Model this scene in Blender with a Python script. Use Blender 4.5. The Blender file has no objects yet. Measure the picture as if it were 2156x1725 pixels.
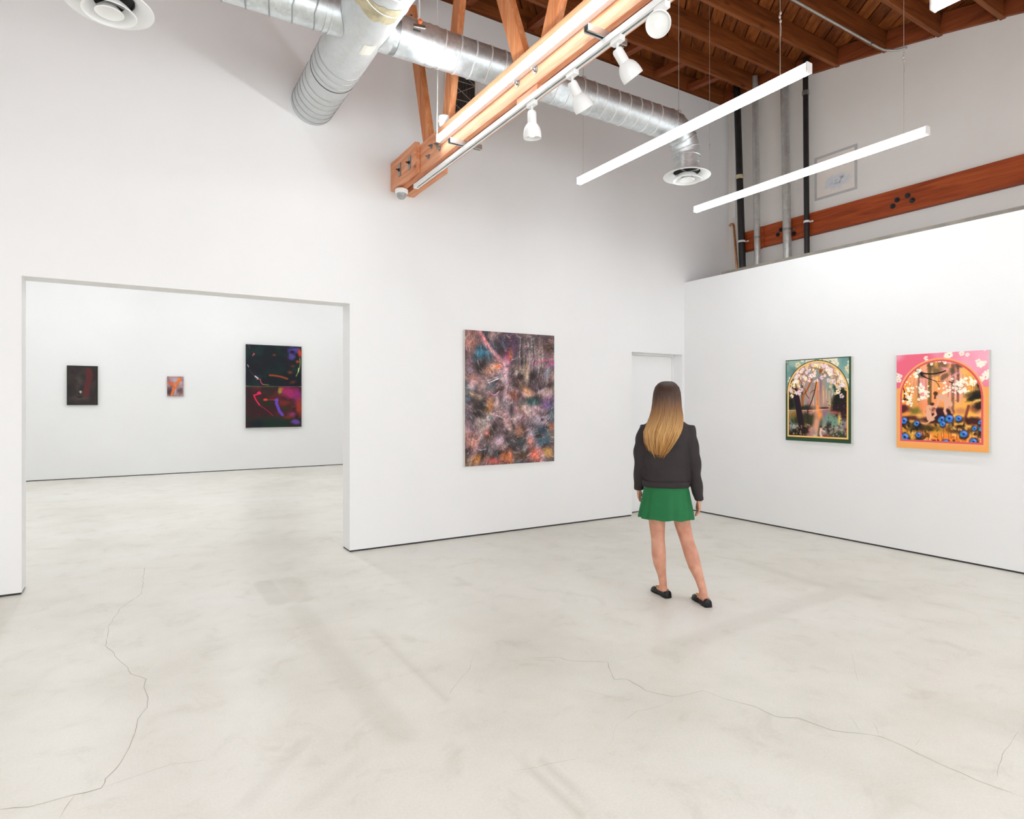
import bpy, bmesh, math, random
import numpy as np
from mathutils import Vector, Matrix

random.seed(7)
S = bpy.context.scene
COL = S.collection
PI = math.pi
R = math.radians

# ------------------------------------------------------------------ camera model (level camera, solved from the vanishing lines)
FPX, YAW, HY, CX, EYE = 1301.45, 0.553391, 847.14, 1078.0, 1.5
FW = Vector((math.sin(YAW), math.cos(YAW), 0)); RT = Vector((math.cos(YAW), -math.sin(YAW), 0))
CAM = Vector((0, 0, EYE))


def ray(x, y):
    return FW + RT * ((x - CX) / FPX) + Vector((0, 0, (HY - y) / FPX))


def onX(x, y, c):
    d = ray(x, y); return CAM + d * (c / d.x)


def onY(x, y, c):
    d = ray(x, y); return CAM + d * (c / d.y)


def onZ(x, y, c):
    d = ray(x, y); return CAM + d * ((c - EYE) / d.z)


YA, XB, XU, YF = 6.11, 6.62, 7.55, 14.75     # back wall, low partition, upper right wall, far wall of next room


def zj(y):                                   # underside of the joists of the bowed roof
    return 5.63 + (25 - (y - 9) ** 2) / 60


# ------------------------------------------------------------------ material helpers
def srgb(r, g, b):
    f = lambda c: (c / 255 / 12.92) if c / 255 <= 0.04045 else ((c / 255 + 0.055) / 1.055) ** 2.4
    return (f(r), f(g), f(b), 1)


def newmat(name):
    m = bpy.data.materials.new(name); m.use_nodes = True
    nt = m.node_tree; b = nt.nodes['Principled BSDF']
    return m, nt, b


def nd(nt, t, **k):
    n = nt.nodes.new(t)
    for a, v in k.items():
        if a in n.inputs: n.inputs[a].default_value = v
        else: setattr(n, a, v)
    return n


def ramp(nt, stops):
    n = nt.nodes.new('ShaderNodeValToRGB')
    e = n.color_ramp.elements
    while len(e) < len(stops): e.new(0.5)
    for s, (p, c) in zip(e, stops): s.position = p; s.color = c
    return n


def coords(nt, scale=(1, 1, 1), kind='Object', rot=0):
    t = nt.nodes.new('ShaderNodeTexCoord'); mp = nt.nodes.new('ShaderNodeMapping')
    if rot:
        m0 = nt.nodes.new('ShaderNodeMapping'); m0.inputs['Rotation'].default_value = (0, 0, rot); nt.links.new(t.outputs[kind], m0.inputs['Vector']); mp.inputs['Scale'].default_value = scale; nt.links.new(m0.outputs['Vector'], mp.inputs['Vector']); return mp.outputs['Vector']
    mp.inputs['Scale'].default_value = scale
    nt.links.new(t.outputs[kind], mp.inputs['Vector']); return mp.outputs['Vector']


def plain(name, col, rough=0.5, metal=0.0, var=0.06, vscale=6.0, bump=0.0, bscale=200.0, spec=None, coat=0):
    m, nt, b = newmat(name); L = nt.links.new
    v = coords(nt)
    n = nd(nt, 'ShaderNodeTexNoise', Scale=vscale, Detail=4.0); L(v, n.inputs['Vector'])
    lo = tuple(max(0, c * (1 - var)) for c in col[:3]) + (1,); hi = tuple(min(1, c * (1 + var)) for c in col[:3]) + (1,)
    r = ramp(nt, [(0.3, lo), (0.7, hi)]); L(n.outputs['Fac'], r.inputs['Fac']); L(r.outputs['Color'], b.inputs['Base Color'])
    b.inputs['Roughness'].default_value = rough; b.inputs['Metallic'].default_value = metal
    if spec is not None: b.inputs['Specular IOR Level'].default_value = spec
    if coat: b.inputs['Coat Weight'].default_value = coat
    if bump:
        n2 = nd(nt, 'ShaderNodeTexNoise', Scale=bscale, Detail=3.0); L(v, n2.inputs['Vector'])
        bp = nd(nt, 'ShaderNodeBump', Strength=bump, Distance=0.002); L(n2.outputs['Fac'], bp.inputs['Height']); L(bp.outputs['Normal'], b.inputs['Normal'])
    return m


def emit(name, col, strength):
    m, nt, b = newmat(name)
    b.inputs['Base Color'].default_value = (0.9, 0.9, 0.9, 1)
    b.inputs['Emission Color'].default_value = col; b.inputs['Emission Strength'].default_value = strength
    return m


def wood(name, dark, mid, light, axis, rough=0.55, knots=True, attr=False, rot=0):
    m, nt, b = newmat(name); L = nt.links.new
    sc = [9.0, 9.0, 9.0]; sc[axis] = 0.7
    v = coords(nt, tuple(sc), rot=rot)
    n = nd(nt, 'ShaderNodeTexNoise', Scale=2.2, Detail=6.0, Roughness=0.6, Distortion=0.8); L(v, n.inputs['Vector'])
    sc2 = [60.0, 60.0, 60.0]; sc2[axis] = 1.5
    v2 = coords(nt, tuple(sc2), rot=rot)
    n2 = nd(nt, 'ShaderNodeTexNoise', Scale=1.5, Detail=3.0); L(v2, n2.inputs['Vector'])
    r = ramp(nt, [(0.25, dark), (0.5, mid), (0.78, light)])
    mx = nd(nt, 'ShaderNodeMath', operation='MULTIPLY_ADD'); L(n2.outputs['Fac'], mx.inputs[0]); mx.inputs[1].default_value = 0.35
    L(n.outputs['Fac'], mx.inputs[2])
    ad = nd(nt, 'ShaderNodeMath', operation='SUBTRACT'); L(mx.outputs[0], ad.inputs[0]); ad.inputs[1].default_value = 0.175
    if attr:
        at = nd(nt, 'ShaderNodeAttribute', attribute_name='tone')
        a2 = nd(nt, 'ShaderNodeMath', operation='ADD'); L(ad.outputs[0], a2.inputs[0]); L(at.outputs['Fac'], a2.inputs[1]); ad = a2
    L(ad.outputs[0], r.inputs['Fac'])
    out = r.outputs['Color']
    if knots:
        sk = [4.5, 4.5, 4.5]; sk[axis] = 1.6
        vk = coords(nt, tuple(sk)); vo = nd(nt, 'ShaderNodeTexVoronoi', Scale=1.0); L(vk, vo.inputs['Vector'])
        kr = ramp(nt, [(0.04, (0.25, 0.25, 0.25, 1)), (0.12, (1, 1, 1, 1))]); L(vo.outputs['Distance'], kr.inputs['Fac'])
        mm = nd(nt, 'ShaderNodeMix', data_type='RGBA', blend_type='MULTIPLY'); mm.inputs[0].default_value = 0.8
        L(out, mm.inputs[6]); L(kr.outputs['Color'], mm.inputs[7]); out = mm.outputs[2]
    L(out, b.inputs['Base Color'])
    bp = nd(nt, 'ShaderNodeBump', Strength=0.25, Distance=0.002); L(n2.outputs['Fac'], bp.inputs['Height']); L(bp.outputs['Normal'], b.inputs['Normal'])
    b.inputs['Roughness'].default_value = rough; b.inputs['Specular IOR Level'].default_value = 0.3
    return m


def galv(name, base, rough, spread=0.18, metal=.9):
    m, nt, b = newmat(name); L = nt.links.new
    v = coords(nt)
    vo = nd(nt, 'ShaderNodeTexVoronoi', Scale=38.0); L(v, vo.inputs['Vector'])
    n = nd(nt, 'ShaderNodeTexNoise', Scale=5.0, Detail=4.0); L(v, n.inputs['Vector'])
    bw = nd(nt, 'ShaderNodeRGBToBW'); L(vo.outputs['Color'], bw.inputs[0])
    mx = nd(nt, 'ShaderNodeMath', operation='MULTIPLY_ADD'); L(bw.outputs[0], mx.inputs[0]); mx.inputs[1].default_value = 0.4; L(n.outputs['Fac'], mx.inputs[2])
    lo = tuple(c * (1 - spread) for c in base[:3]) + (1,); hi = tuple(min(1, c * (1 + spread)) for c in base[:3]) + (1,)
    r = ramp(nt, [(0.4, lo), (0.95, hi)]); L(mx.outputs[0], r.inputs['Fac']); L(r.outputs['Color'], b.inputs['Base Color'])
    rr = nd(nt, 'ShaderNodeMapRange'); L(mx.outputs[0], rr.inputs[0]); rr.inputs[3].default_value = rough - 0.06; rr.inputs[4].default_value = rough + 0.1
    L(rr.outputs[0], b.inputs['Roughness']); b.inputs['Metallic'].default_value = metal
    return m


def attrmat(name, rough=0.5, spec=0.4, weave=0.15):
    m, nt, b = newmat(name); L = nt.links.new
    a = nd(nt, 'ShaderNodeAttribute', attribute_name='paint'); L(a.outputs['Color'], b.inputs['Base Color'])
    v = coords(nt); n = nd(nt, 'ShaderNodeTexNoise', Scale=120.0, Detail=3.0); L(v, n.inputs['Vector'])
    bp = nd(nt, 'ShaderNodeBump', Strength=weave, Distance=0.002); L(n.outputs['Fac'], bp.inputs['Height']); L(bp.outputs['Normal'], b.inputs['Normal'])
    b.inputs['Roughness'].default_value = rough; b.inputs['Specular IOR Level'].default_value = spec
    return m


# ------------------------------------------------------------------ mesh helpers
class MB:
    def __init__(s): s.v = []; s.f = []

    def add(s, vs, fs):
        o = len(s.v); s.v += [Vector(v) for v in vs]; s.f += [tuple(o + i for i in f) for f in fs]; return s

    def box(s, a, b):
        x0, y0, z0 = a; x1, y1, z1 = b
        return s.add([(x0, y0, z0), (x1, y0, z0), (x1, y1, z0), (x0, y1, z0), (x0, y0, z1), (x1, y0, z1), (x1, y1, z1), (x0, y1, z1)],
                     [(0, 3, 2, 1), (4, 5, 6, 7), (0, 1, 5, 4), (1, 2, 6, 5), (2, 3, 7, 6), (3, 0, 4, 7)])

    def bar(s, p, q, w, h, up=(0, 0, 1)):
        """rectangular bar from p to q; w across, h along 'up' side"""
        p, q = Vector(p), Vector(q); d = (q - p).normalized(); u = Vector(up)
        x = d.cross(u).normalized(); y = x.cross(d).normalized()
        vs = []
        for c in (p, q):
            for a, b in ((-1, -1), (1, -1), (1, 1), (-1, 1)): vs.append(c + x * (a * w / 2) + y * (b * h / 2))
        return s.add(vs, [(0, 1, 2, 3), (7, 6, 5, 4), (0, 4, 5, 1), (1, 5, 6, 2), (2, 6, 7, 3), (3, 7, 4, 0)])

    def rings(s, rs, cap=True, close=False):
        n = len(rs[0]); o = len(s.v)
        for r in rs: s.v += [Vector(p) for p in r]
        m = len(rs)
        for i in range(m - 1 if not close else m):
            j = (i + 1) % m
            for k in range(n):
                l = (k + 1) % n; s.f.append((o + i * n + k, o + i * n + l, o + j * n + l, o + j * n + k))
        if cap and not close:
            s.f.append(tuple(o + k for k in reversed(range(n)))); s.f.append(tuple(o + (m - 1) * n + k for k in range(n)))
        return s

    def tube(s, pts, rad, n=12, cap=True, flat=1.0, up=None):
        pts = [Vector(p) for p in pts]; rs = []
        rad = rad if isinstance(rad, (list, tuple)) else [rad] * len(pts)
        u = None
        for i, p in enumerate(pts):
            d = (pts[min(i + 1, len(pts) - 1)] - pts[max(i - 1, 0)]).normalized()
            if u is None:
                u = Vector(up) if up else (Vector((0, 0, 1)) if abs(d.z) < 0.9 else Vector((1, 0, 0)))
            x = d.cross(u)
            if x.length < 1e-6: x = d.orthogonal()
            x.normalize(); y = x.cross(d).normalized(); u = y
            rs.append([p + x * (math.cos(a) * rad[i]) + y * (math.sin(a) * rad[i] * flat) for a in (2 * PI * k / n for k in range(n))])
        return s.rings(rs, cap)

    def cyl(s, p, q, r, n=20, r2=None):
        return s.tube([p, q], [r, r if r2 is None else r2], n)

    def lathe(s, prof, n=40, c=(0, 0, 0), axis=None, cap=False):
        """prof: list of (radius, height along axis)"""
        c = Vector(c); d = Vector(axis or (0, 0, 1)).normalized(); x = d.orthogonal().normalized(); y = d.cross(x)
        rs = [[c + d * h + x * (math.cos(2 * PI * k / n) * r) + y * (math.sin(2 * PI * k / n) * r) for k in range(n)] for r, h in prof]
        return s.rings(rs, cap)

    def ball(s, c, r, n=16, m=10, sc=(1, 1, 1)):
        c = Vector(c)
        rs = []
        for i in range(m + 1):
            t = PI * i / m; t = min(max(t, 0.02), PI - 0.02)
            rs.append([c + Vector((r * sc[0] * math.sin(t) * math.cos(2 * PI * k / n), r * sc[1] * math.sin(t) * math.sin(2 * PI * k / n), -r * sc[2] * math.cos(t))) for k in range(n)])
        return s.rings(rs, True)


ROOT = {}


def obj(name, mb, mat, parent=None, world=True, smooth=False, bev=0, ang=35):
    """one mesh object; world=True means the vertices are world coordinates and are shifted to the parent"""
    off = Vector((0, 0, 0))
    if parent is not None and world: off = ROOT.get(parent.name, Vector((0, 0, 0)))
    me = bpy.data.meshes.new(name)
    me.from_pydata([v - off for v in mb.v], [], mb.f); me.update()
    bm = bmesh.new(); bm.from_mesh(me); bmesh.ops.recalc_face_normals(bm, faces=bm.faces); bm.to_mesh(me); bm.free()
    if smooth:
        me.polygons.foreach_set('use_smooth', [True] * len(me.polygons)); me.set_sharp_from_angle(angle=R(ang))
    o = bpy.data.objects.new(name, me); COL.objects.link(o)
    if mat: me.materials.append(mat)
    if parent is not None: o.parent = parent; ROOT[o.name] = off
    if bev:
        b = o.modifiers.new('bevel', 'BEVEL'); b.width = bev; b.segments = 2; b.limit_method = 'ANGLE'
    return o


def tag(o, label, cat, group=None):
    o['label'] = label; o['category'] = cat
    if group: o['group'] = group
    return o


def thing(name, label, cat, loc=(0, 0, 0), group=None):
    o = bpy.data.objects.new(name, None); o.empty_display_size = 0.1; COL.objects.link(o); o.location = loc
    ROOT[o.name] = Vector(loc); return tag(o, label, cat, group)


def struct(name, mb, mat, parent=None, **k):
    o = obj(name, mb, mat, parent, **k)
    o['kind'] = 'structure'; return o


def dup(root, label, loc=None, rot=None):
    c = root.copy(); COL.objects.link(c); c['label'] = label
    if loc is not None: c.location = loc
    if rot is not None: c.rotation_mode = 'XYZ'; c.rotation_euler = rot
    for ch in list(root.children):
        d = ch.copy(); COL.objects.link(d); d.parent = c
        for g in list(ch.children):
            e = g.copy(); COL.objects.link(e); e.parent = d
    ROOT[c.name] = Vector(c.location); return c


# ------------------------------------------------------------------ materials
LED = emit('led_light', (0.885, 0.957, 1.0, 1), 21.0)
LED3 = emit('dim_led_light', (0.885, 0.957, 1.0, 1), 9.0)
GLOW = emit('led_housing_glow', (0.93, 0.97, 1.0, 1), 1.3)
LED2 = emit('next_room_fill_light', (0.885, 0.957, 1.0, 1), 48.0)  # stronger emission for the added lamps that brighten the next room
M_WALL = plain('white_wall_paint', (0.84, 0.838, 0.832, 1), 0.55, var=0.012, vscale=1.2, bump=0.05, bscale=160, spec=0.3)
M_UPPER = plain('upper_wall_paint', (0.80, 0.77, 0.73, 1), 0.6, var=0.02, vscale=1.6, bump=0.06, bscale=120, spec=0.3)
M_WHITE = plain('white_enamel', (0.86, 0.86, 0.85, 1), 0.35, var=0.02)
M_GAP_SHADE = plain('gap_shade_black', (0.03, 0.03, 0.03, 1), 0.8)  # near-black colour stands in for shade in the gaps at the floor
M_BLACK = plain('black_iron', (0.012, 0.011, 0.011, 1), 0.45, var=0.3)
M_DARK = plain('void_shade_black', (0.008, 0.008, 0.008, 1), 0.8)  # near-black colour stands in for the unlit depth behind openings
M_STEEL = plain('dull_steel', (0.35, 0.35, 0.34, 1), 0.4, 0.9, var=0.15)
M_ZINC = plain('zinc_strut', (0.55, 0.55, 0.53, 1), 0.35, 0.9, var=0.1)
M_COND = galv('grey_pipe_metal', (0.56, 0.57, 0.55, 1), 0.3, .15, .6)
M_COPPER = plain('copper_pipe', (0.55, 0.27, 0.12, 1), 0.4, 0.8, var=0.3, vscale=20)
M_DUCT = galv('galvanised_duct', (0.64, 0.68, 0.69, 1), 0.33, .16, .8)
M_DUCTM = galv('dull_galvanised_duct', (0.62, 0.645, 0.645, 1), 0.42, 0.07, .45)
M_SEAMD = plain('dark_duct_seam', (.34, .35, .35, 1), .5, .5); M_SEAML = plain('bright_duct_seam', (.82, .83, .82, 1), .35, .4)
M_PLATE = plain('grey_raw_board', (0.28, 0.25, 0.21, 1), 0.8, var=0.2)
M_LENS = plain('lamp_lens', (0.85, 0.85, 0.83, 1), 0.25, var=0.02)
M_BULB = emit('lamp_core', (1.0, 0.93, 0.75, 1), 0.8)
M_GREY = plain('grey_plastic', (0.35, 0.36, 0.36, 1), 0.2, var=0.2, vscale=30)
M_ORANGE = plain('orange_knob', (0.7, 0.16, 0.04, 1), 0.4)
M_INK = plain('black_ink', (0.02, 0.02, 0.02, 1), 0.7)
M_TAPE = plain('yellowed_sealant', (0.52, 0.46, 0.30, 1), 0.7, var=0.3, vscale=14)
M_CORD = plain('white_cord', (0.80, 0.80, 0.77, 1), 0.5)
M_WIRE = plain('steel_wire', (0.62, 0.59, 0.55, 1), 0.4, 0.5)
W_TRUSS_Y = wood('truss_timber', srgb(196, 118, 76), srgb(222, 152, 112), srgb(238, 182, 146), 1)
W_TRUSS_Z = wood('truss_web_timber', srgb(182, 104, 58), srgb(208, 132, 84), srgb(228, 166, 120), 2)
W_JOIST = wood('joist_timber', srgb(92, 46, 20), srgb(130, 70, 32), srgb(158, 92, 46), 0)
W_BLOCK = wood('blocking_timber', srgb(96, 44, 20), srgb(132, 66, 34), srgb(156, 84, 46), 1)
W_BEAM = wood('wall_beam_timber', srgb(128, 50, 20), srgb(164, 72, 30), srgb(186, 94, 46), 1)
W_DECK = wood('deck_boards', srgb(86, 42, 16), srgb(136, 74, 32), srgb(176, 104, 50), 1, knots=False, attr=True, rot=R(42))


# ------------------------------------------------------------------ numpy painter
class Paint:
    def __init__(s, w, h, seed, base):
        s.w, s.h = w, h; s.rg = np.random.default_rng(seed)
        s.a = np.zeros((h, w, 3)) + np.array(base) / 255.0
        s.Y, s.X = np.mgrid[0:h, 0:w].astype(float)
        s.U = (s.X + .5) / w; s.V = (s.Y + .5) / h

    def noise(s, nx, ny, oct=3):
        out = np.zeros((s.h, s.w)); amp = 1; tot = 0
        for o in range(oct):
            gx, gy = int(nx * 2 ** o) + 2, int(ny * 2 ** o) + 2
            g = s.rg.random((gy, gx))
            x = s.U * (gx - 1.001); y = s.V * (gy - 1.001)
            xi, yi = x.astype(int), y.astype(int); fx, fy = x - xi, y - yi
            fx = fx * fx * (3 - 2 * fx); fy = fy * fy * (3 - 2 * fy)
            out += amp * ((g[yi, xi] * (1 - fx) + g[yi, xi + 1] * fx) * (1 - fy) + (g[yi + 1, xi] * (1 - fx) + g[yi + 1, xi + 1] * fx) * fy)
            tot += amp; amp *= .5
        return out / tot

    def mix(s, mask, col):
        m = np.clip(mask, 0, 1)[..., None]; s.a = s.a * (1 - m) + np.array(col) / 255.0 * m

    def fbm(s, nx, ny, lo, hi, col, al=1.0, oct=3):
        n = s.noise(nx, ny, oct); s.mix(np.clip((n - lo) / (hi - lo), 0, 1) * al, col)

    def blob(s, u, v, ru, rv, col, al=1.0, rot=0, soft=.5, rag=0.0):
        x = (s.U - u) * s.w / s.h; y = s.V - v; c, q = math.cos(R(rot)), math.sin(R(rot)); ru = ru * s.w / s.h
        d = np.sqrt(((x * c + y * q) / ru) ** 2 + ((-x * q + y * c) / rv) ** 2)
        if rag: d = d + (s.noise(14, 14, 3) - .5) * rag * 2
        s.mix(np.clip((1 - d) / soft, 0, 1) * al, col)

    def line(s, pts, wid, col, al=1.0, soft=.6, taper=False):
        """pts in 0..1, wid as a fraction of the height"""
        P = np.array([(p[0] * s.w, p[1] * s.h) for p in pts]); r = max(wid * s.h / 2, .5); pad = r + 2
        x0, x1 = int(max(0, P[:, 0].min() - pad)), int(min(s.w, P[:, 0].max() + pad + 1)); y0, y1 = int(max(0, P[:, 1].min() - pad)), int(min(s.h, P[:, 1].max() + pad + 1))
        if x1 <= x0 or y1 <= y0: return
        X = s.X[y0:y1, x0:x1] + .5; Y = s.Y[y0:y1, x0:x1] + .5; D = np.full(X.shape, 1e9); n = len(P) - 1
        for i in range(n):
            a, b = P[i], P[i + 1]; d = b - a; L = max((d ** 2).sum(), 1e-9)
            t = np.clip(((X - a[0]) * d[0] + (Y - a[1]) * d[1]) / L, 0, 1)
            dd = np.hypot(X - a[0] - t * d[0], Y - a[1] - t * d[1])
            if taper: dd = dd / (1.05 - (i + t) / n)
            D = np.minimum(D, dd)
        m = (np.clip((r + .5 - D) / max(r * soft, 1), 0, 1) * al)[..., None]
        s.a[y0:y1, x0:x1] = s.a[y0:y1, x0:x1] * (1 - m) + np.array(col) / 255.0 * m

    def curve(s, a, b, bend, wid, col, al=1.0, **k):
        mx, my = (a[0] + b[0]) / 2 - (b[1] - a[1]) * bend, (a[1] + b[1]) / 2 + (b[0] - a[0]) * bend
        pts = [((1 - t) ** 2 * a[0] + 2 * t * (1 - t) * mx + t * t * b[0], (1 - t) ** 2 * a[1] + 2 * t * (1 - t) * my + t * t * b[1]) for t in np.linspace(0, 1, 7)]
        s.line(pts, wid, col, al, **k)

    def flower(s, u, v, r, col, core=None, al=.95):
        k0 = s.rg.random() * 6
        for k in range(5):
            a = k0 + k * 2 * PI / 5 + s.rg.normal() * .2
            s.blob(u + math.cos(a) * r * .55 * s.h / s.w, v + math.sin(a) * r * .55, r * .5 * s.h / s.w, r * .5, col, al, 0, .5)
        if core: s.blob(u, v, r * .22 * s.h / s.w, r * .22, core, .9, 0, .6)

    def lin(s):
        a = np.clip(s.a, 0, 1); return np.where(a <= .04045, a / 12.92, ((a + .055) / 1.055) ** 2.4)


def canvas_obj(name, p, origin, du, dv, nrm, mat, parent):
    """a painted canvas front: a fine grid carrying the paint colours, wrapped a little round the edge"""
    a = p.lin(); h, w = p.h, p.w
    o = Vector(origin); du = Vector(du); dv = Vector(dv); nrm = Vector(nrm)
    g = np.zeros((h + 1, w + 1, 3))
    uu = np.linspace(0, 1, w + 1); vv = np.linspace(0, 1, h + 1)
    for k in range(3): g[..., k] = o[k] - ROOT[parent.name][k] + uu[None, :] * du[k] + vv[:, None] * dv[k]
    idx = np.arange((h + 1) * (w + 1)).reshape(h + 1, w + 1)
    fa = np.stack([idx[1:, :-1], idx[1:, 1:], idx[:-1, 1:], idx[:-1, :-1]], -1).reshape(-1, 4)
    vs = g.reshape(-1, 3)
    back = vs - np.array(nrm) * 0.003                                # the cloth has a thickness
    me = bpy.data.meshes.new(name)
    border = np.concatenate([idx[0, :], idx[1:, -1], idx[-1, -2::-1], idx[-2:0:-1, 0]])
    nb = len(border); bo = len(vs)
    sides = [(int(border[i]), int(border[(i + 1) % nb]), bo + (i + 1) % nb, bo + i) for i in range(nb)]
    me.from_pydata(np.concatenate([vs, back[border]]).tolist(), [], fa.tolist() + sides + [tuple(range(bo + nb - 1, bo - 1, -1))])
    ext = np.pad(a, ((0, 1), (0, 1), (0, 0)), mode='edge')
    ext = ext.reshape(-1, 3); ext = np.concatenate([ext, ext[border]])
    at = me.color_attributes.new('paint', 'FLOAT_COLOR', 'POINT')
    at.data.foreach_set('color', np.concatenate([ext, np.ones((len(ext), 1))], 1).astype(np.float32).ravel())
    me.update(); me.materials.append(mat)
    ob = bpy.data.objects.new(name, me); COL.objects.link(ob); ob.parent = parent; return ob


# ------------------------------------------------------------------ the six pictures
def paint_abstract():
    p = Paint(250, 310, 11, (98, 80, 84)); rg = p.rg
    p.fbm(3, 4, .35, .7, (150, 122, 130)); p.fbm(4, 5, .48, .75, (58, 44, 48), .9); p.fbm(3, 4, .55, .75, (92, 112, 124), .7)
    p.fbm(5, 6, .55, .8, (196, 160, 150), .8); p.fbm(4, 6, .6, .8, (134, 116, 92), .7)
    B = p.blob
    B(.06, .08, .12, .14, (196, 128, 110), .8, 0, .9); B(.18, .17, .15, .09, (52, 112, 136), .9, -15, .8, .4); B(.45, .07, .22, .1, (66, 52, 68), .8, 0, .8)
    B(.17, .27, .1, .08, (44, 30, 30), .9, 0, .7); B(.27, .29, .14, .07, (218, 160, 134), .9, -35, .8); B(.36, .26, .06, .03, (222, 110, 64), .8, -20, .8)
    p.line([(.14, 0), (.22, .1), (.33, .18), (.42, .25)], .06, (206, 140, 150), .8, soft=.9); p.line([(.16, .01), (.22, .08), (.26, .12)], .025, (232, 140, 140), .8)
    B(.45, .2, .05, .1, (196, 84, 132), .8, 0, .8); B(.49, .17, .035, .06, (238, 120, 60), .9, 0, .8); B(.52, .08, .1, .2, (110, 66, 100), .5, 0, .9)
    for k in range(26):                                                # vertical drips, upper right
        u = .56 + .3 * rg.random(); v = .02 + .2 * rg.random()
        p.line([(u, v), (u + .01 * rg.normal(), v + .08 + .12 * rg.random())], .006 + .012 * rg.random(), [(196, 190, 176), (120, 130, 132), (54, 46, 40), (150, 138, 116)][k % 4], .55)
    B(.66, .32, .09, .1, (206, 178, 150), .6, 0, .9, .4); B(.93, .1, .12, .08, (92, 66, 56), .8, 0, .8); B(.97, .23, .1, .02, (206, 70, 150), .8, -20, .8)
    p.line([(.78, .23), (.88, .2), (1, .19)], .02, (206, 110, 140), .7); B(.92, .3, .06, .09, (128, 142, 156), .7, 15, .8)
    p.line([(.43, .28), (.44, .4), (.43, .52)], .05, (212, 178, 186), .85, soft=.9); p.line([(.43, .22), (.43, .3)], .1, (206, 160, 170), .6, soft=.9)
    B(.56, .4, .06, .1, (70, 50, 44), .7, -15, .8); B(.52, .47, .1, .07, (190, 96, 60), .6, 20, .9); B(.68, .45, .12, .05, (234, 170, 110), .8, 30, .8)
    B(.9, .46, .12, .06, (226, 196, 182), .7, -15, .8); B(.74, .53, .15, .05, (54, 108, 108), .8, 0, .8, .4); B(.93, .54, .1, .07, (146, 100, 160), .7, -30, .8, .3)
    B(.15, .56, .12, .08, (44, 36, 30), .85, 0, .7, .3); B(.1, .36, .14, .05, (196, 140, 124), .7, 10, .8); B(.1, .48, .13, .03, (214, 170, 130), .7, 20, .8)
    B(.26, .56, .06, .1, (226, 150, 84), .75, 10, .9); B(.3, .47, .1, .03, (160, 100, 120), .7, 0, .8); B(.2, .67, .13, .07, (222, 208, 204), .75, -20, .8, .3)
    B(.26, .64, .02, .02, (60, 120, 140), .8); B(.7, .6, .14, .05, (228, 196, 192), .8, 35, .8); B(.6, .61, .09, .03, (96, 50, 44), .7, 25, .8)
    B(.8, .67, .13, .05, (206, 190, 200), .75, -10, .8, .3); B(.86, .67, .03, .02, (60, 40, 60), .8, 0, .7); B(.86, .75, .12, .05, (52, 64, 76), .8, -20, .8)
    B(.97, .72, .06, .05, (196, 110, 80), .7, 60, .8); B(.25, .77, .1, .06, (66, 46, 34), .8, 20, .8); B(.23, .76, .03, .03, (226, 120, 120), .7, 0, .8)
    B(.36, .82, .1, .06, (224, 190, 206), .8, -30, .8); B(.08, .82, .1, .1, (226, 150, 130), .75, -40, .8); B(.12, .95, .14, .05, (226, 150, 70), .8, -10, .8)
    B(.6, .75, .08, .08, (206, 136, 96), .7, 50, .8); B(.6, .83, .2, .05, (84, 92, 92), .7, 0, .8); B(.72, .84, .06, .09, (226, 130, 110), .75, -30, .8)
    B(.78, .94, .11, .1, (238, 120, 90), .85, -40, .8); B(.46, .95, .14, .08, (226, 126, 70), .8, 0, .8, .3); B(.3, .97, .12, .04, (206, 96, 84), .8, 10, .8); B(.92, .93, .09, .06, (206, 158, 86), .85, 0, .7, .3)
    B(.62, .94, .1, .05, (90, 66, 36), .8, 0, .8); B(.85, .85, .14, .04, (70, 110, 124), .7, -10, .8); B(.25, .88, .14, .06, (106, 108, 116), .6, 0, .8)
    pal = [(236, 226, 222), (40, 30, 32), (110, 142, 158), (214, 176, 186), (186, 160, 120), (232, 160, 120), (84, 70, 92), (60, 122, 128)]
    K = (36, 26, 28)
    for u, v, a, b, r in ((.3, .36, .12, .02, 20), (.36, .44, .1, .025, -30), (.62, .22, .02, .08, 0), (.74, .33, .05, .06, 20), (.6, .34, .05, .05, -60), (.12, .62, .14, .03, 10), (.3, .72, .05, .05, 0), (.52, .7, .03, .09, -20), (.66, .71, .05, .05, 30), (.9, .62, .1, .02, -20), (.44, .76, .05, .03, 10), (.2, .92, .03, .1, 30), (.35, .92, .1, .02, -30), (.8, .8, .12, .02, -10), (.5, .58, .03, .08, 0), (.95, .4, .06, .03, 0)):
        B(u, v, a, b, K, .75, r, .8, .4)
    for u, v, a, b, r in ((.4, .35, .05, .03, 40), (.55, .3, .03, .05, 0), (.8, .58, .12, .025, 25), (.3, .62, .1, .02, -25), (.16, .74, .1, .03, -30), (.42, .87, .07, .03, -40), (.55, .66, .04, .06, 30), (.86, .44, .1, .02, -20), (.07, .42, .07, .03, 0), (.66, .88, .04, .05, 20), (.9, .7, .06, .03, 10), (.34, .52, .03, .07, 10)):
        B(u, v, a, b, (226, 196, 196), .7, r, .9, .3)
    for q, wd_ in (([(.42, .24), (.45, .4), (.43, .56), (.46, .72)], .07), ([(.44, .5), (.32, .64), (.2, .8), (.08, .96)], .06), ([(.46, .52), (.62, .62), (.72, .78), (.82, .96)], .07), ([(.5, .42), (.7, .47), (.95, .46)], .045), ([(.4, .3), (.24, .33), (.05, .4)], .045)):
        q = [(a + .02 * rg.normal(), b) for a, b in q]; p.line(q, wd_ * 1.2, (206, 166, 174), .45, soft=1.0)
        for a, b in q: B(a, b, .05, .035, (226, 196, 198), .4, rg.normal() * 40, .9, .5)
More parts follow.
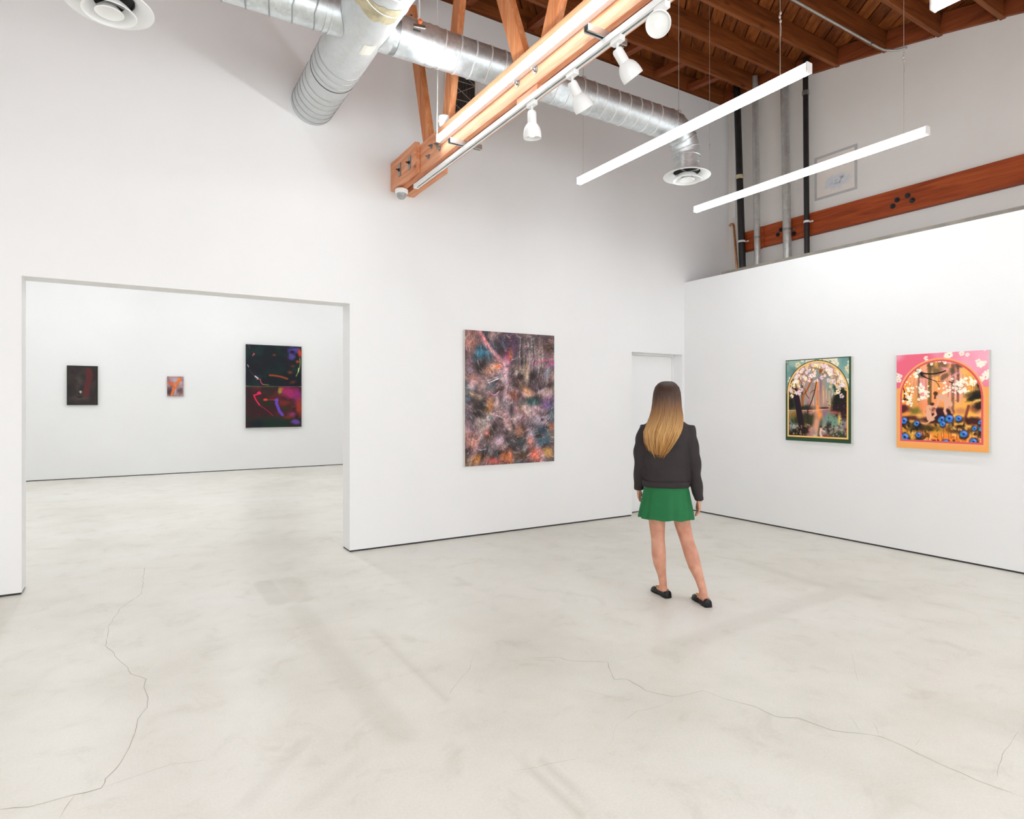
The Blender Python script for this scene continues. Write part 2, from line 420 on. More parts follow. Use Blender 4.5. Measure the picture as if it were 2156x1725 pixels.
    for k in range(620):                                               # raking brush marks along the swirling direction
        u, v = rg.random(2); an = math.sin(u * 5 + 1) * 1.1 + math.cos(v * 7) * .9 + .3 * rg.normal(); L = .008 + .022 * rg.random()
        a = (u - math.cos(an) * L, v - math.sin(an) * L * .8); b = (u + math.cos(an) * L, v + math.sin(an) * L * .8)
        p.curve(a, b, rg.normal() * .2, .003 + .003 * rg.random(), pal[rg.integers(8)], .3 + .3 * rg.random())
    for k in range(5):
        u, v = rg.random(), .4 + .5 * rg.random(); p.curve((u, v), (u + .1, v - .03 + .04 * rg.normal()), .3 * rg.normal(), .007, (236, 226, 226), .5)
    p.line([(.24, .37), (.35, .34)], .010, (226, 218, 222), .55); p.line([(.25, .385), (.35, .355)], .01, (236, 232, 236), .8)
    g = p.noise(120, 110, 1) - .5; g2 = p.noise(24, 30, 2) - .5; p.a = np.clip(p.a * (1.0 + .36 * g[..., None] + .5 * g2[..., None]), 0, 1) ** 1.12
    for k in range(520):                                               # crisp last marks
        u, v = rg.random(2); an = math.sin(u * 5 + 1) * 1.1 + math.cos(v * 7) * .9 + .2 * rg.normal(); L = .006 + .02 * rg.random()
        p.curve((u - math.cos(an) * L, v - math.sin(an) * L * .8), (u + math.cos(an) * L, v + math.sin(an) * L * .8), rg.normal() * .25, .0028, pal[rg.integers(8)], .35 + .3 * rg.random())
    return p


def arch_mask(p, u0, u1, v0, v1, grow=0):
    """1 inside a round-headed arch"""
    r = (u1 - u0) / 2 + grow; cx = (u0 + u1) / 2; ry = r * p.w / p.h; vs = v0 - grow * p.w / p.h + ry
    ins = (p.U > cx - r) & (p.U < cx + r) & (p.V < v1 + grow * p.w / p.h) & (p.V > vs)
    cap = ((p.U - cx) / r) ** 2 + ((p.V - vs) / ry) ** 2 < 1
    return (ins | (cap & (p.V <= vs))).astype(float)


def paint_grove():
    p = Paint(260, 315, 21, (40, 74, 50)); rg = p.rg
    q = Paint(260, 315, 22, (150, 180, 168))                            # the corner panels
    q.fbm(4, 4, .4, .7, (110, 152, 146)); q.fbm(6, 6, .55, .75, (70, 104, 100), .6)
    for k in range(40):
        u, v = rg.random(), rg.random() * .4; q.flower(u, v, .03 + .02 * rg.random(), (244, 232, 206) if k % 3 else (232, 214, 168))
    inn = ((p.U > .014) & (p.U < .975) & (p.V > .014) & (p.V < .42)).astype(float)[..., None]
    p.a = p.a * (1 - inn) + q.a * inn
    A = (.03, .965, .03, .955)
    p.mix(arch_mask(p, *A, grow=.012), (44, 62, 34)); p.mix(arch_mask(p, *A), (246, 196, 116))
    s = Paint(260, 315, 23, (176, 150, 146)); rg = s.rg; B = s.blob   # the scene in the arch
    s.fbm(9, 2, .35, .65, (142, 158, 150)); s.fbm(12, 2, .5, .7, (206, 150, 130), .8); s.fbm(10, 2, .55, .72, (150, 112, 130), .7)
    B(.75, .38, .2, .2, (140, 172, 156), .7, 0, .9); B(.62, .5, .12, .16, (214, 160, 140), .6, 0, .9); B(.7, .56, .05, .12, (232, 196, 130), .7, 0, .9)
    s.line([(.5, .28), (.505, .45), (.515, .64)], .055, (240, 160, 94), .95, soft=.7); s.line([(.43, .4), (.44, .6)], .05, (196, 150, 150), .7, soft=.9)
    for k in range(60):
        u = .3 + .6 * rg.random(); v = .25 + .2 * rg.random(); s.line([(u, v), (u, v + .1 + .15 * rg.random())], .006 + .01 * rg.random(), [(238, 206, 170), (150, 176, 164), (176, 130, 140), (206, 150, 110)][k % 4], .5)
    for u, w, c in ((.07, .05, (70, 84, 62)), (.15, .03, (106, 116, 90)), (.27, .035, (70, 86, 66)), (.33, .03, (150, 158, 146)), (.22, .04, (196, 150, 120))):
        s.line([(u, .3), (u + .01, .62)], w, c, .8)
    B(.08, .55, .12, .1, (40, 50, 38), .95, 0, .5, .3); B(.35, .6, .14, .05, (58, 60, 44), .9, 0, .6, .3); B(.88, .5, .16, .2, (44, 42, 34), .95, 25, .4, .25); B(.95, .43, .1, .1, (58, 62, 44), .9, 0, .5, .4)
    B(.8, .34, .11, .07, (60, 64, 50), .75, -10, .5, .7); s.curve((.87, .5), (.78, .36), .2, .012, (52, 50, 38), .9)
    s.line([(.04, .63), (.5, .625), (.7, .6)], .012, (236, 180, 140), .8); B(.62, .595, .1, .016, (90, 60, 54), .9, 0, .6)
    B(.3, .74, .3, .1, (70, 74, 50), .95, 0, .5, .3); B(.12, .68, .14, .07, (150, 116, 60), .8, -15, .7, .3); B(.86, .64, .2, .12, (66, 44, 52), .95, 0, .5, .3)
    B(.5, .8, .08, .2, (220, 166, 142), .95, 0, .7); B(.55, .68, .05, .08, (240, 160, 90), .9, 0, .8); B(.72, .74, .14, .12, (126, 158, 140), .9, 0, .5, .3); B(.76, .65, .1, .03, (206, 130, 110), .7, 0, .7)
    B(.84, .72, .04, .1, (246, 206, 120), .85, 0, .8); B(.55, .86, .04, .18, (70, 90, 66), .8, 8, .7); B(.34, .86, .1, .08, (206, 160, 112), .8, 0, .7, .3)
    s.line([(.13, .3), (.19, .5), (.24, .72), (.27, .86)], .085, (58, 40, 54), 1, soft=.25); s.line([(.1, .24), (.14, .33)], .05, (46, 38, 40), 1); B(.27, .88, .14, .09, (54, 38, 44), .95, 0, .5, .4)
    s.curve((.28, .45), (.42, .24), .15, .028, (170, 106, 60), .95); s.line([(.29, .44), (.27, .56)], .035, (176, 112, 66), .9)
    s.curve((.36, .62), (.5, .25), .12, .014, (88, 60, 50), .95); s.curve((.38, .48), (.31, .36), -.2, .008, (88, 60, 50), .9); s.curve((.4, .42), (.47, .38), -.2, .007, (88, 60, 50), .9); s.line([(.36, .6), (.365, .85)], .02, (80, 50, 52), .8)
    B(.15, .95, .2, .1, (44, 34, 32), .95, 0, .5, .4); B(.85, .92, .2, .09, (70, 80, 66), .9, 0, .5, .4); B(.65, .95, .1, .06, (130, 56, 54), .9, 0, .6); B(.68, .83, .05, .1, (60, 54, 54), .85, 0, .6)
    for k in range(170):                                               # leaf and pebble dabs along the foot
        u, v = .05 + .9 * rg.random(), .76 + .2 * rg.random()
        if .42 < u < .6 and v < .9: continue
        s.blob(u, v, .012 + .016 * rg.random(), .006 + .01 * rg.random(), [(176, 160, 122), (110, 84, 70), (60, 66, 50), (196, 190, 170), (140, 90, 90)][k % 5], .75, rg.random() * 180, .6)
    for k in range(60):
        u, v = .66 + .3 * rg.random(), .5 + .25 * rg.random(); s.blob(u, v, .012, .007, [(110, 100, 70), (60, 44, 44), (150, 130, 100)][k % 3], .6, rg.random() * 90)
    B(.475, .945, .05, .025, (246, 206, 130), .95, 0, .6); s.line([(.565, .84), (.555, .9), (.575, .95)], .034, (236, 200, 180), .95); B(.565, .822, .013, .016, (50, 40, 36), .95); s.line([(.57, .86), (.62, .875)], .012, (236, 200, 180), .9)
    for k in range(130):                                               # blossom crown following the arch head
        t = PI * (.04 + .92 * rg.random()); rr = .28 + .17 * rg.random()
        u = .5 - math.cos(t) * rr; v = .42 - math.sin(t) * rr * .84 + .05 * rg.normal()
        s.flower(u, v, .016 + .022 * rg.random(), [(242, 226, 224), (246, 234, 200), (232, 206, 214), (226, 196, 150)][k % 4], (214, 130, 110) if k % 4 == 0 else None, .9)
    for k in range(16):
        t = PI * (.1 + .8 * rg.random()); u = .5 - math.cos(t) * .36; v = .4 - math.sin(t) * .3; s.curve((u, v), (u + .1 * rg.normal(), v + .08), .3 * rg.normal(), .008, (150, 96, 56), .85)
    B(.56, .155, .04, .035, (150, 96, 60), .9, 0, .5, .4); B(.16, .27, .05, .03, (246, 236, 226), .95, 0, .4, .4); B(.88, .24, .07, .09, (240, 222, 196), .9, 20, .5, .4)
    m = arch_mask(p, *A, grow=-.024)[..., None]; p.a = p.a * (1 - m) + np.clip((s.a - .5) * 1.28 + .45, 0, 1) * m
    return p


def paint_spring():
    p = Paint(270, 310, 31, (238, 106, 130)); rg = p.rg
    p.mix(np.clip((p.U - .35) * 1.5, 0, 1) * np.clip(1.25 - p.V * 2.3, 0, 1), (246, 178, 196)); p.fbm(3, 3, .5, .8, (250, 200, 214), .5); p.mix((p.V > .36) * 1.0, (250, 172, 92))
    for k in range(26):
        t = rg.random(); u, v = [(rg.random() * .16, .24 + .05 * rg.normal()), (.3 + .5 * rg.random(), .035 + .02 * rg.normal()), (.86 + .12 * rg.random(), .09 + .04 * rg.normal()), (.9 + .1 * rg.random(), .26 + .02 * rg.normal())][k % 4]
        p.flower(u, v, .022 + .014 * rg.random(), (252, 244, 224), (120, 110, 60) if k % 3 == 0 else None)
    A = (.025, .965, .055, .945)
    p.mix(arch_mask(p, *A), (250, 172, 110)); p.mix(arch_mask(p, *A, grow=-.018), (226, 92, 92))
    s = Paint(270, 310, 32, (246, 184, 92)); rg = s.rg; B = s.blob
    s.fbm(8, 2, .4, .65, (238, 160, 84)); s.fbm(9, 2, .5, .7, (246, 170, 150), .8); s.fbm(7, 2, .6, .8, (190, 140, 70), .6)
    B(.3, .35, .08, .2, (226, 160, 176), .8, 0, .8); B(.68, .35, .14, .24, (234, 176, 190), .85, 0, .8); B(.5, .42, .1, .16, (240, 160, 90), .7, 0, .9); B(.35, .55, .16, .12, (240, 150, 110), .8, 0, .9); B(.9, .5, .14, .1, (240, 200, 110), .8, 0, .9)
    for u, w, c, v1 in ((.385, .045, (122, 100, 62), .6), (.635, .035, (150, 104, 90), .6), (.69, .028, (150, 90, 84), .5), (.26, .022, (150, 120, 100), .5)):
        s.line([(u, .1), (u + .005, .3), (u, v1)], w, c, .9)
        for k in range(40): s.blob(u + w * .3 * rg.normal(), .12 + (v1 - .12) * rg.random(), .008, .006, [(90, 84, 50), (160, 130, 90)][k % 2], .7)
    for k in range(30):
        u = .08 + .84 * rg.random(); s.line([(u, .2 + .1 * rg.random()), (u + .01 * rg.normal(), .38 + .12 * rg.random())], .004, [(150, 100, 50), (206, 120, 70)][k % 2], .55)
    for u, v, a, b in ((.4, .13, .07, .07), (.53, .12, .08, .06), (.63, .19, .07, .05), (.56, .24, .08, .04), (.46, .2, .1, .06), (.3, .22, .06, .04), (.7, .14, .07, .04)):
        B(u, v, a, b, (98, 84, 66), .75, rg.normal() * 30, .6, .5)
    for u, v, a in ((.56, .17, 20), (.66, .23, -30), (.6, .11, 10)): B(u, v, .07, .016, (226, 160, 172), .8, a, .6)
    K = (34, 22, 26)
    s.line([(.2, .155), (.27, .19), (.3, .215)], .028, K, 1); s.curve((.29, .2), (.56, .19), .16, .014, K, 1); s.line([(.29, .225), (.36, .26), (.46, .295), (.6, .3)], .014, K, 1, taper=True); s.curve((.44, .285), (.5, .38), -.2, .006, K, .9); s.line([(.6, .3), (.66, .33), (.72, .345)], .01, K, .95)
    s.line([(.02, .5), (.1, .48), (.15, .44), (.17, .38)], .02, K, 1, taper=True); s.curve((.09, .475), (.07, .34), .25, .01, K, 1); s.curve((.1, .485), (.18, .52), -.3, .01, K, .95); s.line([(.03, .46), (.04, .38)], .006, K, .9)
    for k in range(170):
        c = [(.16, .4, .08, .09), (.3, .38, .04, .05), (.58, .37, .08, .05), (.72, .32, .08, .05), (.82, .3, .08, .05), (.08, .3, .06, .03), (.24, .2, .06, .05), (.56, .09, .18, .025), (.15, .5, .05, .05), (.33, .44, .05, .06), (.74, .4, .05, .02)][k % 11]
        s.flower(c[0] + c[2] * rg.normal() * .6, c[1] + c[3] * rg.normal() * .6, .009 + .011 * rg.random(), (252, 242, 222), (180, 140, 70) if k % 3 == 0 else None)
    B(.06, .58, .14, .05, (90, 40, 50), .95, 8, .5, .3); B(.22, .6, .1, .05, (120, 116, 60), .85, 0, .7, .5); B(.86, .45, .12, .045, (84, 80, 50), .95, 0, .5, .4); B(.93, .37, .08, .06, (104, 104, 66), .85, 0, .6, .4); B(.88, .57, .1, .06, (140, 84, 70), .75, 0, .7, .4); B(.72, .6, .1, .05, (196, 130, 100), .7, 0, .7)
    s.line([(.8, .55), (.77, .66), (.8, .72)], .03, (120, 60, 60), .8)
    B(.5, .62, .17, .07, (70, 36, 44), 1, 0, .4, .25); B(.48, .69, .26, .05, (62, 34, 40), .95, 0, .5, .3); B(.2, .68, .12, .035, (90, 46, 50), .9, 0, .6, .3); B(.85, .7, .16, .05, (74, 40, 44), .95, 0, .6, .3); B(.27, .66, .05, .04, (246, 196, 110), .7, 0, .7)
    for u, v, a, b in ((.9, .43, .1, .05), (.95, .36, .07, .05), (.85, .47, .09, .03), (.92, .55, .09, .05), (.1, .74, .1, .05), (.28, .77, .12, .04), (.66, .8, .16, .03), (.1, .93, .1, .04), (.28, .9, .1, .04), (.72, .92, .1, .04), (.92, .82, .08, .05)): B(u, v, a, b, (36, 34, 24), .85, rg.normal() * 25, .6, .6)
    F = (226, 176, 148); Fs = (204, 146, 122)                            # two small pale bathers
    s.line([(.5, .455), (.56, .48), (.6, .53)], .07, F, 1, soft=.3); B(.585, .535, .05, .045, F, 1, 0, .35); s.line([(.49, .46), (.475, .53), (.455, .565)], .024, F, 1); s.line([(.56, .55), (.55, .6), (.575, .65)], .034, F, 1); s.line([(.6, .56), (.62, .59), (.63, .62)], .024, Fs, 1); B(.465, .428, .022, .026, Fs, 1); B(.452, .42, .03, .026, (96, 58, 44), .95, 20, .4); s.line([(.45, .43), (.445, .47)], .02, (96, 58, 44), .9)
    s.line([(.38, .565), (.375, .62), (.385, .68)], .06, F, 1, soft=.3); B(.405, .69, .05, .024, F, 1, -10, .4); s.line([(.44, .6), (.455, .64), (.42, .67)], .03, F, 1); s.line([(.39, .58), (.42, .62), (.45, .59)], .018, Fs, 1); B(.42, .545, .02, .024, F, 1); B(.415, .53, .028, .02, (84, 50, 40), .95, 0, .4); s.line([(.4, .7), (.36, .73)], .018, F, 1)
    B(.5, .8, .5, .07, (206, 160, 60), .7, 0, .8, .4); B(.3, .78, .3, .05, (80, 66, 36), .9, 0, .6, .5); B(.72, .79, .2, .05, (96, 60, 40), .85, 0, .6, .5); B(.58, .9, .3, .1, (236, 140, 60), .95, 0, .6, .4); B(.1, .87, .12, .12, (206, 160, 56), .8, 0, .7, .4)
    for k in range(120):
        u, v = .03 + .93 * rg.random(), .73 + .23 * rg.random(); s.blob(u, v, .02 + .02 * rg.random(), .008 + .012 * rg.random(), [(58, 52, 30), (40, 24, 26), (246, 206, 130), (150, 84, 40), (90, 96, 44)][k % 5], .7, rg.random() * 180, .6, .3)
    for k in range(30):
        u = .05 + .9 * rg.random(); s.line([(u, .76 + .08 * rg.random()), (u + .004 * rg.normal(), .86 + .06 * rg.random())], .005, (110, 60, 40), .75)
    for u, v, r in ((.09, .71, .05), (.24, .735, .04), (.1, .885, .06), (.26, .855, .035), (.52, .69, .05), (.6, .675, .05), (.7, .675, .04), (.53, .735, .035), (.75, .83, .048), (.56, .925, .045), (.85, .9, .04), (.94, .77, .05), (.92, .71, .03), (.86, .77, .03), (.98, .9, .03), (.8, .945, .03)):
        B(u, v + .008, r * 1.35, r * 1.2, (44, 34, 34), .9, 0, .5, .3); B(u, v, r, r * .88, (76, 122, 206), .98, rg.random() * 90, .35, .3); B(u + r * .3, v - r * .3, r * .7, r * .4, (120, 160, 232), .9, 30, .6); B(u - r * .5, v + r * .2, r * .5, r * .5, (60, 170, 160), .7, 0, .7); B(u, v, r * .3, r * .26, (24, 24, 70), .95, 0, .5)
    m = arch_mask(p, *A, grow=-.04)[..., None]; p.a = p.a * (1 - m) + np.clip((s.a - .5) * 1.2 + .47, 0, 1) * m
    return p


def paint_dark():
    p = Paint(90, 130, 41, (40, 34, 33)); B = p.blob
    p.fbm(5, 6, .4, .7, (58, 48, 46), .8); B(.4, .4, .16, .25, (82, 70, 66), .7, 0, .9, .3); B(.2, .5, .14, .3, (48, 34, 34), .6, 0, .9)
    p.line([(.72, .12), (.74, .3), (.66, .5), (.62, .76)], .16, (92, 34, 36), .9, soft=.4); B(.7, .2, .25, .06, (84, 34, 36), .8, 20, .6); B(.45, .83, .4, .08, (74, 62, 58), .8, 0, .7); B(.42, .8, .13, .035, (24, 18, 20), .9, 0, .6)
    B(.45, .67, .05, .05, (206, 190, 180), .9, 20, .5, .4); B(.47, .62, .04, .03, (30, 24, 24), .95); B(.4, .71, .04, .04, (26, 22, 24), .9)
    e = (p.U < .05) | (p.U > .96) | (p.V < .035) | (p.V > .965); p.mix(e * .9, (38, 34, 26)); return p


def paint_ember():
    p = Paint(70, 84, 51, (170, 140, 146)); B = p.blob
    p.fbm(4, 4, .4, .7, (136, 96, 100), .8); B(.2, .8, .3, .25, (70, 46, 50), .9, 0, .6, .3); B(.8, .75, .25, .22, (96, 74, 70), .9, 0, .6, .3); B(.45, .2, .3, .15, (196, 176, 186), .7, 0, .8); B(.85, .3, .16, .16, (206, 170, 176), .8, 0, .8)
    O = (226, 118, 50); p.line([(.28, .95), (.38, .7), (.5, .5), (.62, .35), (.8, .12)], .16, O, .95, soft=.4); p.line([(.45, .55), (.25, .4), (.08, .32)], .12, (214, 100, 50), .95, soft=.4); p.line([(.4, .6), (.3, .3)], .08, (226, 100, 60), .9); p.line([(.5, .52), (.46, .3)], .05, (236, 140, 70), .9)
    p.line([(.45, .95), (.52, .68)], .06, (190, 180, 206), .8); B(.7, .12, .08, .06, (240, 140, 50), .9); p.curve((.7, .7), (.95, .62), .4, .03, (60, 44, 46), .8); p.curve((.05, .6), (.3, .5), .3, .03, (60, 40, 44), .8); return p


def paint_night():
    p = Paint(150, 116, 61, (14, 20, 28)); B = p.blob
    p.fbm(4, 4, .5, .8, (16, 46, 40), .8); p.fbm(3, 3, .55, .8, (40, 20, 36), .7); B(.85, .12, .16, .12, (84, 62, 150), .95, 0, .6, .4); B(.82, .28, .09, .1, (90, 70, 150), .85, 0, .6, .4); B(.84, .16, .06, .06, (20, 14, 40), .9, 0, .5, .4); B(.97, .17, .05, .14, (206, 60, 36), .9, -10, .6); B(.93, .38, .06, .06, (176, 66, 30), .85, 0, .7, .4); B(.84, .5, .06, .05, (110, 50, 24), .8, 0, .8); B(.79, .66, .06, .06, (150, 60, 28), .85, 0, .8)
    B(.5, .24, .05, .04, (140, 62, 30), .85, 0, .9); p.curve((.42, .74), (.74, .82), -.12, .05, (170, 70, 28), .85); B(.84, .9, .08, .05, (140, 44, 24), .8, -15, .8); B(.5, .55, .3, .15, (8, 18, 26), .6, 0, .9)
    p.line([(.12, .28), (.14, .22), (.15, .24)], .02, (230, 80, 110), .95); p.line([(.03, .5), (.05, .55)], .02, (200, 190, 200), .7); p.line([(.16, .77), (.21, .82)], .03, (236, 226, 240), .95); p.line([(.19, .85), (.25, .84), (.27, .93), (.3, .97)], .016, (226, 80, 120), .95); p.line([(.06, .62), (.16, .78)], .01, (110, 80, 120), .7)
    p.curve((.97, .3), (.9, .75), -.15, .014, (196, 206, 110), .85); p.line([(.95, .55), (.94, .64)], .022, (226, 226, 150), .9); p.line([(.3, .97), (.4, .98)], .02, (170, 140, 90), .8); p.line([(.04, 0), (.07, .1)], .01, (120, 106, 110), .7); return p


def paint_glow():
    p = Paint(150, 116, 71, (52, 22, 28)); B = p.blob
    p.fbm(4, 4, .45, .75, (30, 40, 26), .8); p.fbm(4, 3, .5, .75, (92, 30, 34), .8); B(.5, .9, .5, .22, (12, 44, 32), .9, 0, .6, .3); B(.2, .92, .2, .12, (14, 28, 40), .9, 0, .7)
    B(.78, .16, .2, .22, (164, 38, 96), .95, 0, .6, .3); B(.93, .25, .12, .25, (150, 40, 120), .8, 0, .7, .3); B(.96, .5, .08, .3, (170, 56, 34), .85, 0, .7, .3); B(.7, .4, .2, .1, (130, 46, 34), .7, 0, .8); B(.6, .1, .05, .1, (150, 150, 56), .85, 0, .7, .4); B(.63, .06, .06, .05, (206, 96, 60), .8, 0, .8)
    B(.82, .7, .1, .1, (150, 56, 110), .85, 0, .7, .3); B(.9, .88, .12, .08, (110, 70, 170), .9, 0, .6, .4); B(.76, .76, .14, .07, (130, 44, 34), .8, 0, .8); B(.7, .56, .1, .06, (26, 56, 30), .8, 0, .7); B(.85, .5, .06, .05, (70, 60, 60), .7, 0, .8)
    p.line([(.55, .32), (.54, .42), (.57, .52), (.6, .62), (.65, .7)], .08, (96, 70, 190), .95, soft=.5); p.line([(.5, .34), (.57, .34)], .03, (120, 80, 170), .8); p.line([(.2, .17), (.24, .14), (.26, .18), (.14, .22), (.17, .32), (.24, .46)], .03, (230, 30, 80), 1); B(.23, .15, .03, .03, (236, 40, 90), .95); p.curve((.24, .46), (.48, .72), -.06, .014, (190, 30, 60), .9); B(.35, .33, .055, .04, (240, 70, 40), .95, 0, .5, .4); p.line([(.36, .34), (.54, .31)], .012, (206, 60, 60), .8)
    p.line([(0, .01), (.5, .01)], .02, (120, 120, 60), .5); return p


def picture(name, label, p, x0, x1, z0, z1, wall, depth, edge, face_mat, group=None, halves=None):
    """a stretched canvas hung on a wall: stretcher sides plus the painted face"""
    if wall == 'B':                                                    # hung on a plane of constant X; x0,x1 are Y of the left and right edges
        xs = XB - depth; t = thing(name, label, 'painting', (XB, (x0 + x1) / 2, z0), group)
        obj('stretcher', MB().box((xs + .002, x1, z0), (XB - .001, x0, z1)), edge, t)
        canvas_obj('canvas', p, (xs, x0, z1), (0, x1 - x0, 0), (0, 0, z0 - z1), (-1, 0, 0), face_mat, t)
    else:
        Y0 = {'A': YA, 'F': YF}[wall]; t = thing(name, label, 'painting', ((x0 + x1) / 2, Y0, z0), group)
        if halves:
            zm = (z0 + z1) / 2
            for q, a, b in ((p, zm + .006, z1), (halves, z0, zm - .006)):
                obj('stretcher', MB().box((x0, Y0 - depth + .002, a), (x1, Y0 - .001, b)), edge, t)
                canvas_obj('canvas', q, (x0, Y0 - depth, b), (x1 - x0, 0, 0), (0, 0, a - b), (0, -1, 0), face_mat, t)
        else:
            obj('stretcher', MB().box((x0, Y0 - depth + .002, z0), (x1, Y0 - .001, z1)), edge, t)
            canvas_obj('canvas', p, (x0, Y0 - depth, z1), (x1 - x0, 0, 0), (0, 0, z0 - z1), (0, -1, 0), face_mat, t)
    return t


M_PAINT = attrmat('oil_paint', 0.45, 0.35); M_PAINTD = attrmat('dark_oil_paint', 0.35, 0.3, 0.3)
M_EDGE = plain('raw_linen_edge', (0.72, 0.68, 0.62, 1), 0.8, var=0.08); M_EDGE2 = plain('grey_canvas_edge', (0.56, 0.56, 0.52, 1), 0.8, var=0.06); M_EDGED = plain('dark_canvas_edge', (0.03, 0.03, 0.025, 1), 0.7, var=0.4)
D = 0.045
picture('abstract_painting', 'large abstract painting of mauve, teal and orange brush marks right of the wide opening', paint_abstract(), 3.14, 4.345, .79, 2.30, 'A', D, M_EDGE, M_PAINT)
picture('landscape_painting', 'dark green bordered painting of a woodland arch under white blossom', paint_grove(), 4.50, 3.725, 1.055, 1.992, 'B', .05, M_EDGE2, M_PAINT)
picture('landscape_painting', 'pink and orange bordered arch painting with blue flowers and two bathers', paint_spring(), 3.262, 2.475, 1.045, 1.972, 'B', .05, M_EDGE2, M_PAINT)
picture('dark_painting', 'small almost black painting with a dark red shape, far wall of the next room', paint_dark(), -1.043, -.545, 1.446, 2.213, 'F', .04, M_EDGED, M_PAINTD)
picture('small_painting', 'smallest painting, orange flame shape on mauve, far wall of the next room', paint_ember(), .658, .956, 1.63, 2.038, 'F', .035, plain('rust_edge', (.25, .08, .05, 1), .7), M_PAINT)
picture('diptych_painting', 'tall two-panel painting, dark navy above and red purple below, in the next room', paint_night(), 2.175, 3.365, .935, 2.782, 'F', .06, M_EDGED, M_PAINTD, halves=paint_glow())


# ------------------------------------------------------------------ the room
def floor_mesh():
    x0, x1, y0, y1, st = -6.0, 7.7, -2.3, 14.9, .036
    nx, ny = int((x1 - x0) / st), int((y1 - y0) / st)
    gx, gy = np.meshgrid(np.linspace(x0, x1, nx + 1), np.linspace(y0, y1, ny + 1))
    rg = np.random.default_rng(5); st_ = np.zeros_like(gx)

    def seg(px, w, amt, soft=.6):
        nonlocal st_
        P = [onZ(x, y, 0) for x, y in px]; D = np.full(gx.shape, 1e9)
        for a, b in zip(P, P[1:]):
            d = np.array([b.x - a.x, b.y - a.y]); L = max((d ** 2).sum(), 1e-9); t = np.clip(((gx - a.x) * d[0] + (gy - a.y) * d[1]) / L, 0, 1)
            D = np.minimum(D, np.hypot(gx - a.x - t * d[0], gy - a.y - t * d[1]))
        st_ = np.maximum(st_, np.clip((w - D) / (w * soft), 0, 1) * amt)
    seg([(556, 1229), (586, 1267)], .10, .55, .3); seg([(605, 1222), (634, 1262)], .11, .5, .3)
    seg([(630, 1280), (700, 1380), (840, 1545)], .11, .4); seg([(790, 1328), (860, 1395), (945, 1475)], .03, .45)
    seg([(1095, 1590), (1225, 1725)], .022, .6); seg([(1140, 1600), (1265, 1725)], .022, .5); seg([(1180, 1610), (1320, 1725)], .014, .5)
    seg([(1400, 1372), (1560, 1312), (1680, 1272), (1795, 1235)], .12, .35); seg([(640, 1560), (520, 1690)], .05, .3); seg([(760, 1600), (640, 1700)], .05, .25)
    seg([(1560, 1180), (1700, 1225), (1850, 1260)], .09, .35); seg([(1840, 1725), (1900, 1680)], .03, .35)
    vs = np.stack([gx, gy, np.zeros_like(gx)], -1).reshape(-1, 3); idx = np.arange(len(vs)).reshape(gx.shape)
    fa = np.stack([idx[:-1, :-1], idx[:-1, 1:], idx[1:, 1:], idx[1:, :-1]], -1).reshape(-1, 4)
    me = bpy.data.meshes.new('floor'); me.from_pydata(vs.tolist(), [], fa.tolist())
    at = me.color_attributes.new('stain', 'FLOAT_COLOR', 'POINT'); s = st_.ravel()
    at.data.foreach_set('color', np.stack([s, s, s, np.ones_like(s)], -1).astype(np.float32).ravel()); me.update()
    m, nt, b = newmat('polished_concrete'); L = nt.links.new
    v = coords(nt); n1 = nd(nt, 'ShaderNodeTexNoise', Scale=.55, Detail=7.0, Roughness=.62); L(v, n1.inputs['Vector'])
    n2 = nd(nt, 'ShaderNodeTexNoise', Scale=3.6, Detail=9.0, Roughness=.68, Distortion=.5); L(v, n2.inputs['Vector'])
    n3 = nd(nt, 'ShaderNodeTexNoise', Scale=90.0, Detail=2.0); L(v, n3.inputs['Vector'])
    r1 = ramp(nt, [(.3, (.69, .67, .59, 1)), (.5, (.785, .77, .695, 1)), (.72, (.83, .815, .765, 1))]); L(n1.outputs['Fac'], r1.inputs['Fac'])
    r2 = ramp(nt, [(.27, (.85, .835, .81, 1)), (.45, (.97, .965, .955, 1)), (.7, (1.0, 1.0, 1.0, 1))]); L(n2.outputs['Fac'], r2.inputs['Fac'])
    r3 = ramp(nt, [(.35, (.955, .955, .955, 1)), (.65, (1, 1, 1, 1))]); L(n3.outputs['Fac'], r3.inputs['Fac'])
    def mul(a, c, f=1.0):
        k = nd(nt, 'ShaderNodeMix', data_type='RGBA', blend_type='MULTIPLY'); k.inputs[0].default_value = f; L(a, k.inputs[6]); L(c, k.inputs[7]); return k.outputs[2]
    c = mul(mul(r1.outputs['Color'], r2.outputs['Color']), r3.outputs['Color'])
    a = nd(nt, 'ShaderNodeAttribute', attribute_name='stain'); k = nd(nt, 'ShaderNodeMix', data_type='RGBA', blend_type='MULTIPLY'); L(a.outputs['Fac'], k.inputs[0]); L(c, k.inputs[6]); k.inputs[7].default_value = (.78, .76, .73, 1)
    L(k.outputs[2], b.inputs['Base Color'])
    rr = nd(nt, 'ShaderNodeMapRange'); L(n2.outputs['Fac'], rr.inputs[0]); rr.inputs[3].default_value = .42; rr.inputs[4].default_value = .26; L(rr.outputs[0], b.inputs['Roughness'])
    b.inputs['Specular IOR Level'].default_value = .4
    bp = nd(nt, 'ShaderNodeBump', Strength=.08, Distance=.004); L(n2.outputs['Fac'], bp.inputs['Height']); L(bp.outputs['Normal'], b.inputs['Normal'])
    me.materials.append(m); o = bpy.data.objects.new('floor', me); COL.objects.link(o); o['kind'] = 'structure'; ROOT['floor'] = Vector((0, 0, 0)); return o


